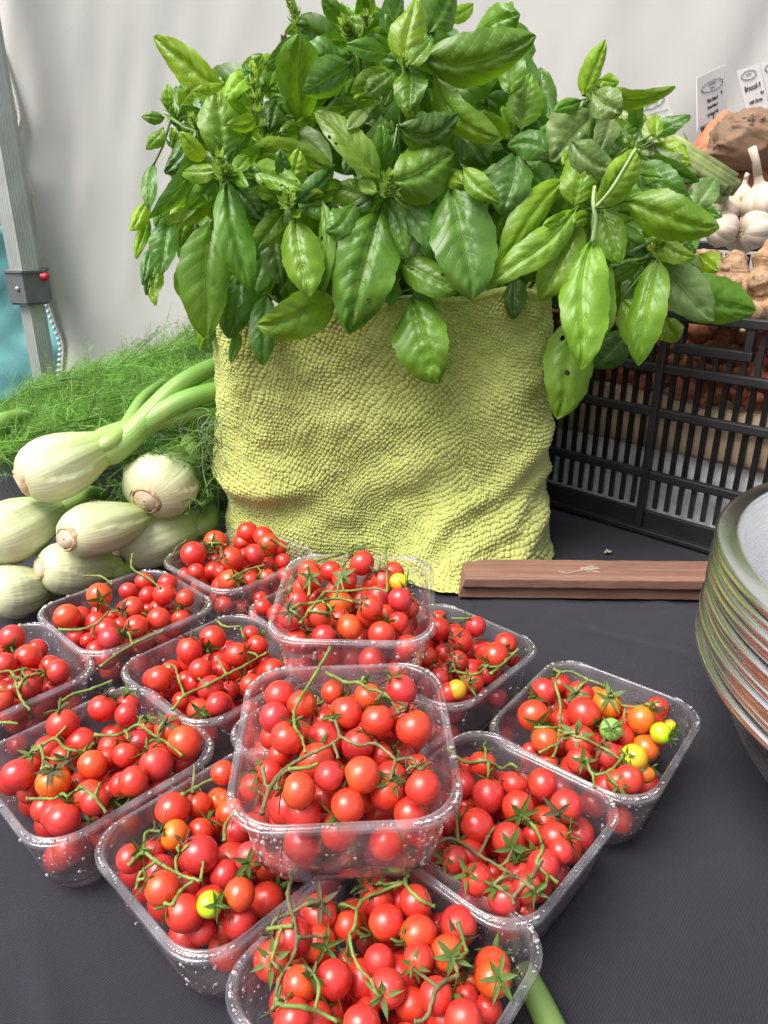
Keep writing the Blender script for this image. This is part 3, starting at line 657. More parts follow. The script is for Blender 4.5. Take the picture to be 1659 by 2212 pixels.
def mk_calyx(seed, mat):
    r_ = random.Random(seed); m = MB(); n = r_.choice((5, 5, 6))
    for k in range(n):
        a = 2 * math.pi * k / n + r_.uniform(-.25, .25); L = r_.uniform(.95, 1.5); lift = r_.uniform(.0, .75); wd = r_.uniform(.13, .20); tw = r_.uniform(-.5, .5)
        ca, sa = math.cos(a), math.sin(a); V = []
        for j in range(7):
            f = j / 6; rad = .05 + L * f * (1 - .18 * lift * f); z = .96 + .10 * f - .40 * f * f * (1 - lift) + lift * .62 * f ** 1.5
            wj = wd * (math.sin(math.pi * min(1, f * .8 + .2)) ** .8) * (1 - f ** 3 * .95)
            for s in (-1, 0, 1):
                V.append((rad * ca - s * wj * sa, rad * sa + s * wj * ca, z + (.05 if s == 0 else 0) * -1 + s * tw * wj * f))
        m.add(V, gridfaces(3, 7))
    b = Vector((0, 0, .86)); q = Vector((r_.uniform(-.2, .2), r_.uniform(-.2, .2), 1.28)); e = q + Vector((r_.uniform(-.35, .35), r_.uniform(-.35, .35), .35))
    m.tube(catmull([b, q, e], 3), [.10, .085, .075, .085, .11, .08, .07], 6)
    me = bpy.data.meshes.new('calyx'); me.from_pydata(m.v, [], m.f); me.polygons.foreach_set('use_smooth', [True] * len(me.polygons)); me.materials.append(mat); return me
CMESH = [mk_calyx(k, M_CALYX) for k in range(6)]; CMESHD = [mk_calyx(20 + k, M_CALYXDRY) for k in range(3)]

def sphere_hit(d, c, r):                            # ray from the eye along unit d
    oc = EYE - c; b = oc.dot(d); q = b * b - (oc.dot(oc) - r * r)
    return None if q < 0 else -b - math.sqrt(q)
def corner_in(l, r):
    hx, hy, rc = PW / 2 - .0115 + .0045 * min(1, l.z / PH), PL / 2 - .0115 + .0045 * min(1, l.z / PH), .023
    qx, qy = abs(l.x) - (hx - rc), abs(l.y) - (hy - rc)
    if qx > 0 and qy > 0:
        d = math.hypot(qx, qy); m = max(.001, rc - r)
        if d > m: l.x = math.copysign(hx - rc + qx * m / d, l.x); l.y = math.copysign(hy - rc + qy * m / d, l.y)
    return l
ALL = []                                            # dict(c, r, col, pun, q)
OFF = {0: .002, 1: -.007, 2: -.018}
for key, (Z, lst) in TOM.items():
    M = PMAT[key]; Mi = M.inverted(); T = []
    e_l = Mi @ EYE
    for it in lst:
        px, py = Z(it[0], it[1]); dpx = Z.ln(it[2]); d = ray(px, py).normalized(); dl = Mi.to_3x3() @ d
        zt = PH + OFF[it[3]] + random.uniform(-.002, .002)
        t = (zt - e_l.z) / dl.z
        c = EYE + d * t; r = dpx * depth(c) / (2 * FPX)
        T.append(dict(d=d, t=t, k=dpx / (2 * FPX) * depth(c) / t, lay=it[3], col=it[4] if len(it) > 4 else 'red', pun=key, px=(px, py)))
    for _ in range(50):
        for i in range(len(T)):
            for j in range(i):
                a, b = T[i], T[j]; ca, cb = EYE + a['d'] * a['t'], EYE + b['d'] * b['t']; ra, rb = a['k'] * a['t'], b['k'] * b['t']
                ov = ra + rb - (ca - cb).length
                if ov > .0004:
                    far, near = (a, b) if (a['lay'], a['t'] - b['t']) > (b['lay'], 0) else (b, a)
                    far['t'] += ov * .25; 
                    if far['lay'] == near['lay']: near['t'] -= ov * .12
    for a in T:
        a['c'] = EYE + a['d'] * a['t']; a['r'] = a['k'] * a['t']; a['q'] = None
        l = Mi @ a['c']; r = a['r']                     # stay above the floor and inside the walls
        if l.z < r + .002: l.z = r + .002
        if l.z < PH + .004:
            ins = .0075 + max(0, (PH - l.z)) * .12
            hx, hy = PW / 2 - ins - r * .93, PL / 2 - ins - r * .93
            if key not in ('MU',): l.x = max(-hx, min(hx, l.x)); l.y = max(-hy, min(hy, l.y))
            if key != 'MU': l = corner_in(l, r * .95)
        a['c'] = M @ l
    # fillers underneath, dropped into what room is left
    N = 46 if key != 'MU' else 30
    rs = random.Random(len(key) + sum(map(ord, key))); fill = []
    for _ in range(2600):
        if len(fill) >= N: break
        r = rs.uniform(.0088, .0108); ins = .011 + r
        l = Vector((rs.uniform(-1, 1) * (PW / 2 - ins), rs.uniform(-1, 1) * (PL / 2 - ins), rs.uniform(r + .0022, PH - .007)))
        
        l = corner_in(l, r); c = M @ l
        if all((c - a['c']).length > (r + a['r']) * .84 for a in T) and all((c - b['c']).length > (r + b['r']) * .95 for b in fill):
            fill.append(dict(c=c, r=r, col='red', pun=key, lay=3, q=None, px=pix(c)))
    T0 = T; ALL += T + fill
    # stalk ends (calyxes) read off the photograph
    for ci, (x, y) in enumerate(CAL.get(key, [])):
        px, py = Z(x, y); best = None
        for a in T0:
            qx, qy = pix(a['c']); rp = a['r'] * FPX / depth(a['c']); e = math.hypot(px - qx, py - qy) / rp + a['lay'] * .15 + (5 if a['q'] else 0)
            if best is None or e < best[0]: best = (e, a)
        if best is None or best[0] > 2.2: continue
        a = best[1]; d = ray(px, py).normalized(); h = sphere_hit(d, a['c'], a['r'])
        p = EYE + d * (h if h else (a['c'] - EYE).dot(d))
        a['q'] = (p - a['c']).normalized(); a['dry'] = (key, ci) in DRY
for key in ('UC',):
    M = PMAT[key]; rs = random.Random(5); fill = []
    for _ in range(900):
        if len(fill) >= 26: break
        r = rs.uniform(.009, .0108); ins = .0105 + r
        l = Vector((rs.uniform(-1, 1) * (PW / 2 - ins), rs.uniform(-1, 1) * (PL / 2 - ins), rs.uniform(r + .002, PH - r - .001)))
        l = corner_in(l, r); c = M @ l
        if all((c - b['c']).length > (r + b['r']) * .95 for b in fill): fill.append(dict(c=c, r=r, col='red', pun=key, lay=3, q=None, px=pix(c)))
    ALL += fill
# which ones show largest: a small depth picture decides
SCL = .36; Wd, Hd = int(1659 * SCL), int(2212 * SCL); zb = np.full((Hd, Wd), 1e9); idb = np.full((Hd, Wd), -1, dtype=int)
for k, a in enumerate(ALL):
    x, y = pix(a['c']); dz = depth(a['c']); rp = a['r'] * FPX / dz * SCL; x *= SCL; y *= SCL
    x0, x1, y0, y1 = int(max(0, x - rp)), int(min(Wd, x + rp + 1)), int(max(0, y - rp)), int(min(Hd, y + rp + 1))
    if x1 <= x0 or y1 <= y0: continue
    gx, gy = np.meshgrid(np.arange(x0, x1), np.arange(y0, y1)); q = 1 - ((gx - x) ** 2 + (gy - y) ** 2) / rp ** 2
    zz = np.where(q > 0, dz - a['r'] * np.sqrt(np.maximum(q, 0)), 1e9); s = zb[y0:y1, x0:x1]; m_ = zz < s
    s[m_] = zz[m_]; idb[y0:y1, x0:x1][m_] = k
cnt = np.bincount(idb[idb >= 0].ravel(), minlength=len(ALL))
order = [int(i) for i in np.argsort(-cnt) if cnt[i] > 0]
single = set(order[:296])
PSHORT = {k: v for k, v in PLAB.items()}
def up_dir(a, tries=12):
    M = PMAT[a['pun']]; Mi = M.inverted(); v = Vector((0, 0, 1))
    for _ in range(tries):
        v = up_dir0(a); l = Mi @ (a['c'] + v * a['r'] * 1.7)
        if l.z > PH + .004 or (abs(l.x) < PW / 2 - .012 and abs(l.y) < PL / 2 - .012 and l.z > .004): return v
    return v
def up_dir0(a):
    v = Vector((random.gauss(0, 1), random.gauss(.5, 1), random.gauss(.1, .6))); return v.normalized()
stuff = MB(); calst = MB(); ncol = {}
for k, a in enumerate(ALL):
    has = a['q'] is not None
    q = a['q'] if has else up_dir(a)
    rot = q.to_track_quat('Z', 'Y') @ Quaternion((0, 0, 1), random.uniform(0, 6.28))
    if k in single or (a['col'] != 'red'):
        o = link('cherry_tomato', TMESH[k % 9]); o.location = a['c']; o.rotation_mode = 'QUATERNION'; o.rotation_quaternion = rot
        o.scale = (a['r'],) * 3
        c = TCOL[a['col']]
        j = random.gauss(0, 1)
        if a['col'] == 'red': c = (c[0] * (1 + .06 * j), c[1] * (1 + .5 * max(0, j) ** 1.4), c[2] * (1 + .4 * max(0, -j)))
        o.color = (*c, 1)
        ncol.setdefault((a['pun'], a['col']), []).append(o)
        if has or random.random() < .68:
            dry = a.get('dry') or random.random() < .16
            cm = link('calyx', random.choice(CMESHD if dry else CMESH), o)
            if dry and has and a['pun'] == 'B2': cm['label'] = 'blackened dry calyx'
    else:
        me = TMESH[k % 9]; Mx = Matrix.Translation(a['c']) @ rot.to_matrix().to_4x4() @ Matrix.Scale(a['r'], 4)
        stuff.add([Mx @ v.co for v in me.vertices], [p.vertices[:] for p in me.polygons])
for (pk, col), os_ in ncol.items():
    for o in os_:
        nm = {'red': 'red cherry tomato', 'dark red': 'small dark red cherry tomato', O_: 'orange half-ripe cherry tomato', 'deep orange': 'deep orange cherry tomato standing high', Y_: 'yellow cherry tomato', YG_: 'yellow-green unripe cherry tomato', G_: 'green unripe cherry tomato with star calyx', P_: 'pale green unripe cherry tomato'}[col]
        tag(o, nm + ' in ' + PSHORT[pk], 'tomato', ('red' if col == 'red' else col) + ' tomatoes in ' + PSHORT[pk])
if stuff.v:
    so = stuff.build('cherry_tomatoes', M_TOM); so.color = (*TCOL['red'], 1)
    tag(so, 'deeper red cherry tomatoes glimpsed through the clear punnet walls', 'tomatoes', kind='stuff')

def vines():
    for key, lst in VINE.items():
        Z = TOM[key][0]; M = PMAT[key]; Mi = M.inverted(); T = [a for a in ALL if a['pun'] == key]; e_l = Mi @ EYE
        lines = []
        # join strokes that share a joint into one stalk
        groups = []
        for s in lst:
            hit = None
            for g in groups:
                if any(abs(p[0] - q[0]) + abs(p[1] - q[1]) < 14 for t_ in g for p in t_ for q in (s[0], s[-1])): hit = g; break
            if hit is None: groups.append([s])
            else: hit.append(s)
        for g in groups:
            m = MB(); allp = []
            for si, s in enumerate(g):
                P2 = [Vector((*Z(x, y), 0)) for x, y in s]; P2 = catmull(P2, 7); ts, ds = [], []
                for p in P2:
                    d = ray(p.x, p.y).normalized(); dl = Mi.to_3x3() @ d; t = (PH + .004 - e_l.z) / dl.z
                    for a in T:
                        h = sphere_hit(d, a['c'], a['r'] * 1.04)
                        if h and h < t: t = h
                    ts.append(t - .0012); ds.append(d)
                tt = np.array(ts); sm = tt.copy()
                for _ in range(5):
                    pad = np.pad(sm, 1, mode='edge'); sm = np.minimum((pad[:-2] + pad[1:-1] + pad[2:]) / 3, tt + .0006)
                pts = [EYE + d * float(t) + Vector((random.gauss(0, 1), random.gauss(0, 1), random.gauss(0, 1))) * .00016 for d, t in zip(ds, sm)]
                r0 = .00118 if si == 0 else .00098; n = len(pts)
                allp += pts
                m.tube(pts, [r0 * (1.0 - .28 * i / n + (.35 if i % 7 == 0 else 0) * (1 if 0 < i < n - 1 else 1.1)) for i in range(n)], 7)
            for a in T:                             # pedicels from the stalk to the fruit it carries
                if a['q'] is None: continue
                e = a['c'] + a['q'] * a['r'] * 1.2; b = min(allp, key=lambda p: (p - e).length); dd = (b - e).length
                if .003 < dd < .017:
                    mid = (b + e) / 2 + a['q'] * dd * .22
                    m.tube(catmull([b, mid, e], 5), [.0010, .00085, .0008, .0008, .0011, .0013, .0011, .0009, .0008, .0008, .0009][:11], 6)
            o = m.build('tomato_vine', M_VINE if random.random() < .8 else M_VINE2)
            tag(o, 'green tomato stalk lying in ' + PSHORT[key], 'vine', 'tomato stalks in ' + PSHORT[key])
vines()

# ------------------------------------------------------------------ lime towel wrapped round the basil tub
def worley(X, Y, seed=1):                           # distance to nearest jittered cell point, and that cell's id
    r_ = np.random.default_rng(seed); J = r_.uniform(.26, .74, (256, 256, 2)); ID = r_.uniform(0, 1, (256, 256))
    xi = np.floor(X).astype(int); yi = np.floor(Y).astype(int); d1 = np.full(X.shape, 9.); d2 = np.full(X.shape, 9.); idc = np.zeros(X.shape)
    for a in (-1, 0, 1):
        for b in (-1, 0, 1):
            cx, cyy = (xi + a), (yi + b); p = J[cx & 255, cyy & 255]
            d = np.hypot(cx + p[..., 0] - X, cyy + p[..., 1] - Y); n_ = d < d1
            d2 = np.where(n_, d1, np.minimum(d2, d)); idc = np.where(n_, ID[cx & 255, cyy & 255], idc); d1 = np.where(n_, d, d1)
    return d1, d2, idc
def towel():
    xl, xr, yf, yb, rc = -.186, .182, .800, 1.06, .058
    path = []
    def arc(cx, cyy, a0, a1, n=30):
        return [(cx + rc * math.cos(R(a0 + (a1 - a0) * i / n)), cyy + rc * math.sin(R(a0 + (a1 - a0) * i / n))) for i in range(n + 1)]
    path = [(xl, yb)] + arc(xl + rc, yf + rc, 180, 270) + arc(xr - rc, yf + rc, 270, 360) + [(xr, yb)]
    p = np.array(path); L = np.concatenate([[0], np.cumsum(np.hypot(*np.diff(p, axis=0).T))])
    ns, nv = 900, 400
    s = np.linspace(.10, L[-1] - .08, ns); bx = np.interp(s, L, p[:, 0]); by = np.interp(s, L, p[:, 1])
    tx = np.gradient(bx); ty = np.gradient(by); tl = np.hypot(tx, ty); nx_, ny_ = ty / tl, -tx / tl
    v = np.linspace(0, 1, nv)
    top = .292 + .018 * np.clip((bx + .02) / .2, 0, 1) - .006 * np.clip(-(bx + .05) / .14, 0, 1) + .004 * np.sin(bx * 60) + .003 * np.sin(bx * 23)
    B, VV = np.meshgrid(bx, v); Yb, _ = np.meshgrid(by, v); S, _ = np.meshgrid(s, v); NX, _ = np.meshgrid(nx_, v); NY, _ = np.meshgrid(ny_, v)
    Z = VV * top[None, :] + .003
    low = np.clip(1 - Z / .13, 0, 1) ** 2
    flare = .078 * np.exp(-((B - .085) / .085) ** 2) * low + .03 * np.exp(-((B + .10) / .07) ** 2) * low
    out = flare + .010 * np.sin(np.pi * VV) + .012 * np.exp(-((Z - .105) / .03) ** 2) * np.exp(-((B + .14) / .06) ** 2)
    out -= .010 * np.exp(-((Z - .065 - (B + .19) * .12) / .018) ** 2) * np.exp(-((B + .13) / .08) ** 2)
    # drape folds at the lower right and a few long soft ones
    for (ax, az, bx_, bz, h, wd) in ((.19, .16, .03, .03, .010, .013), (.19, .115, .07, .015, .009, .011), (.19, .07, .12, .01, .008, .009), (.10, .17, -.08, .06, .006, .018), (-.185, .11, -.03, .075, .006, .012), (-.12, .20, .06, .12, .005, .022), (.185, .24, .05, .17, .004, .02)):
        dx, dz = bx_ - ax, bz - az; l = math.hypot(dx, dz); dx, dz = dx / l, dz / l
        q = (B - ax) * dx + (Z - az) * dz; e = -(B - ax) * dz + (Z - az) * dx + .006 * np.sin(q * 55)
        out += .8 * h * np.exp(-(e / wd) ** 2) / (1 + np.exp(-(q + .005) * 90)) / (1 + np.exp((q - l) * 70))
    out += .0035 * vnoise(S * 22, Z * 22, 31) + .002 * vnoise(S * 55, Z * 55, 32)
    # terry loops: small domes in wandering rows
    wx = S + .010 * vnoise(S * 14, Z * 14, 33) + .004 * vnoise(S * 40, Z * 40, 34); wz = Z + .012 * vnoise(S * 12 + 9, Z * 12, 35) + .004 * vnoise(S * 38, Z * 38, 36)
    an = .55 * vnoise(S * 6 + 3, Z * 6, 37) + .25
    ca, sa = math.cos(.3), math.sin(.3)
    gx, gz = wx * ca - wz * sa, wx * sa + wz * ca
    # rows of loops run in arcs about a point near the foot, as the towel's woven pattern does
    ax_, az_ = wx - .20 - .012, wz + .06
    rad_ = np.hypot(ax_ - 0 * wx, az_); th_ = np.arctan2(ax_, az_)
    mA = np.clip(.5 + 1.4 * vnoise(S * 5 + 7, Z * 5, 39), 0, 1)
    gx = np.where(mA > .35, th_ * .17, gx); gz = np.where(mA > .35, rad_, gz)
    d1, d2, idc = worley(gx / .0028, gz / .0041, 41)
    edge = np.clip((d2 - d1) / .42, 0, 1)
    dome = (.15 + .85 * np.sqrt(np.clip(1 - (d1 / .85) ** 2, 0, 1))) * (1 - (1 - edge) ** 2.2)
    band = .5 + .5 * np.cos(rad_ / .021 * 2 * math.pi + 1.5 * vnoise(S * 9, Z * 9, 40))
    amp = .0028 * (.72 + .3 * vnoise(S * 17, Z * 17, 38) + .25 * band) * (.7 + .6 * idc)
    out = out + amp * dome
    taper = 1 - .0 * VV
    X = B + NX * out; Y = Yb + NY * out
    X += (B > 0) * .008 * np.clip(1 - Z / .14, 0, 1) * np.clip((B - .12) / .06, 0, 1)
    Zo = Z + .0008 * (idc - .5)
    Zo = np.where(VV < .012, np.minimum(Zo, .004), Zo)
    V = np.stack([X, Y, Zo], -1)
    # the top edge rolls over into the tub
    roll = []
    for k in range(1, 12):
        a = k / 11 * math.pi * .62
        ix = X[-1] - NX[-1] * (.007 * (1 - math.cos(a)) + (.0 if k < 9 else .004 * (k - 8))); iy = Y[-1] - NY[-1] * (.007 * (1 - math.cos(a)) + (.0 if k < 9 else .004 * (k - 8)))
        iz = Zo[-1] + .006 * math.sin(a) - (.0 if k < 9 else .009 * (k - 8))
        dd1, dd2, _ = worley(s / .0046, np.full(ns, k * .35), 47)
        b_ = .0016 * np.sqrt(np.clip(1 - (dd1 / .85) ** 2, 0, 1))
        roll.append(np.stack([ix + NX[-1] * b_, iy + NY[-1] * b_, iz + b_], -1))
    V = np.concatenate([V, np.array(roll)], 0)
    o = mesh('towel', V.reshape(-1, 3), gridfaces(ns, len(V)), M_TOWEL)
    tag(o, 'lime green terry towel wrapped round the tub that holds the basil', 'towel')
    m = MB()
    m.lathe([(.001, .004), (.135, .004), (.150, .27), (.147, .27), (.132, .01), (.001, .01)], 40, Matrix.Translation((0, .968, 0)))
    tag(m.build('basil_tub', M_BLACK), 'dark tub inside the lime towel, holding the basil stems', 'tub')
towel()

# ------------------------------------------------------------------ basil
TONE = {'l': (.18, .345, .028), 'm': (.118, .27, .022), 'd': (.072, .18, .016), 'b': (.24, .42, .018), 'g': (.19, .30, .095), 't': (.10, .24, .036)}  # 'b' puts backlight into the leaf colour, besides young yellow-green leaves
YL = {0: .765, .5: .785, 1: .835, 2: .91, 3: .98}
def leaf_mesh(b, c, t, wid, roll, cup, seed, parent, tone, sharp=.0, curl=0.0, hole=0):
    r_ = random.Random(seed); nv, nu = 26, 13; V, UV = [], []
    tow = (EYE - (b + t) / 2).normalized()
    L = (c - b).length + (t - c).length
    ph0 = r_.uniform(0, 6); wav = r_.uniform(.04, .11) * wid; amp = r_.uniform(.07, .12) * wid
    asym = r_.uniform(-.12, .12); cupr = cup * r_.uniform(-.5, 1.25); tcurl = r_.uniform(-.4, .9) * .06 * L; sway = r_.uniform(-.035, .035) * L
    for j in range(nv):
        v = j / (nv - 1); p = b * (1 - v) ** 2 + c * 2 * v * (1 - v) + t * v * v
        tg = ((c - b) * (1 - v) + (t - c) * v).normalized()
        s = tg.cross(tow)
        if s.length < .15: s = tg.cross(Vector((0, 0, 1)))
        s.normalize(); n = s.cross(tg).normalized()
        if n.dot(tow) < 0: n = -n
        q = Quaternion(tg, roll + curl * (v - .5)); s = q @ s; n = q @ n
        prof = (max(0, v - .035) ** .62) * ((1 - v) ** (.78 + sharp)) * 1.0
        pmax = (.44 ** .62) * (.56 ** (.78 + sharp)) * 1.03
        hw = wid / 2 * 1.08 * min(1.08, prof / pmax) + .0008
        tooth = 1 + (.05 * ((v * 12.5) % 1) + .03 * math.sin(v * 31 + ph0)) * (.2 < v < .97)
        for i in range(nu):
            u = (i / (nu - 1)) * 2 - 1; au = abs(u)
            x = hw * u * (tooth if au > .9 else 1) * (1 + asym * (1 if u > 0 else -1))
            dz = cupr * hw * (au ** 1.8) * -1.0 + .085 * hw * (1 - math.exp(-au * 10))
            phs = v * 7 - au * 1.9; tri = abs(((phs + 20) % 1) - .5)
            dz += amp * (1 - (tri * 2) ** 2.6) * min(1, au * 4) * (1 - au ** 3) * (1 if v < .93 else .3)
            dz += amp * .55 * pnoise(Vector((u * 2.6 + seed, v * 8.5, seed * .7))) * (1 - au ** 4)
            dz += wav * math.sin(v * 9 + ph0 + (2 if u > 0 else 0)) * au ** 2.2
            P = p + s * (x + sway * math.sin(v * 5.2)) + n * (dz - tcurl * max(0, v - .6) ** 2 * 6)
            V.append(P); UV.append((u * .5 + .5, v))
    F = gridfaces(nu, nv)
    o = mesh('leaf', [q[:] for q in V], F, M_LEAF, parent, True, UV)
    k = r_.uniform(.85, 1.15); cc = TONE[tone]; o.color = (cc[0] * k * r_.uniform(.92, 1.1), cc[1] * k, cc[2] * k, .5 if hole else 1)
    return o
SPR = {  # node pixel, depth layer, label
 'left': (ZA(470, 860), 0, 'basil sprig with a bright yellow-green tip at the left of the bunch'),
 'centre': (ZA(1285, 935), 0, 'basil sprig at the centre whose broad leaves frame a pointed green bud'),
 'small': (ZA(790, 1000), 0, 'small rosette of basil between the left sprig and the central one'),
 'top': (ZA(1380, 310), .5, 'basil sprig at the very top with large upright glossy leaves'),
 'droop': (ZB(790, 1040), 0, 'pale stemmed basil sprig drooping over the right side of the towel'),
 'topright': (ZB(790, 455), 1, 'basil sprig standing up against the wall with one folded upright leaf'),
 'farleft': (ZA(215, 590), 1, 'ragged hanging basil sprig at the far left with drooping holed leaves'),
 'spire': (ZA(800, 420), 2, 'basil stem with a tall seeding flower spire above the bunch'),
 'seed': (ZA(630, 520), 1, 'basil stem with whorled seed heads between the large left leaves'),
 'bud': (ZA(1150, 210), 1, 'basil sprig with a fresh flower bud beside the large top leaves'),
 'lowright': (ZB(1110, 1270), .5, 'basil sprig spreading towards the black crate'),
 'midright': (ZB(1000, 740), 1, 'greyish leaved basil sprig in front of the price cards'),
 'inner': (ZB(420, 760), 1, 'dark leaved basil sprig between the centre and the drooping right side'),
 'low': (ZA(1180, 1480), .5, 'low basil sprig hanging over the towel edge below the centre')}
ROOT = Vector((0, .95, .20)); SPO = {}; NODE = {}
for k, ((px, py), lay, lab) in SPR.items():
    n = at(px, py, YL[lay] + .012); NODE[k] = n
    base = Vector((ROOT.x + (n.x) * .45, ROOT.y - .02, .22))
    r = tag(empty('basil_sprig', base), lab, 'basil sprig', 'basil sprigs in the tub'); SPO[k] = r
    mid = base.lerp(n, .55) + Vector((0, .03, .02)); m = MB(); pts = [p - base for p in catmull([base, mid, n + Vector((0, .004, 0))], 8)]
    m.tube(pts, [.0042 - .0018 * i / len(pts) for i in range(len(pts))], 7); m.build('stem', M_STEM, r)
def whorl(m, c, ax, n, L, wd, open_, rs):
    q = Vector((0, 0, 1)).rotation_difference(ax)
    for k in range(n):
        a = 2 * math.pi * k / n + rs.uniform(-.3, .3); l = L * rs.uniform(.7, 1.2); V = []
        for j in range(4):
            f = j / 3; rad = .0006 + l * f * math.sin(open_); z = l * f * math.cos(open_) + .25 * l * f * f
            wj = wd * math.sin(math.pi * (.12 + .88 * f)) * .5 + .00015
            for s in (-1, 0, 1):
                V.append(Vector(c) + q @ Vector((rad * math.cos(a) - s * wj * math.sin(a), rad * math.sin(a) + s * wj * math.cos(a), z - abs(s) * wj * .5)))
        m.add(V, gridfaces(3, 4))
def flower_head(key, p0, p1, steps, L, mat=M_BUD, name='flower_head', open_=(1.15, .5)):
    rs = random.Random(key + str(steps)); r = SPO[key]; m = MB(); o = r.location
    m.tube([p0 - o, p1 - o], [.0016, .0008], 6)
    for k in range(steps):
        f = (k + .3) / steps; c = (p0 - o).lerp(p1 - o, f)
        whorl(m, c, (p1 - p0).normalized(), rs.choice((5, 6, 7)), L * (1.1 - .55 * f), L * .5, open_[0] + (open_[1] - open_[0]) * f, rs)
    return m.build(name, mat, r)
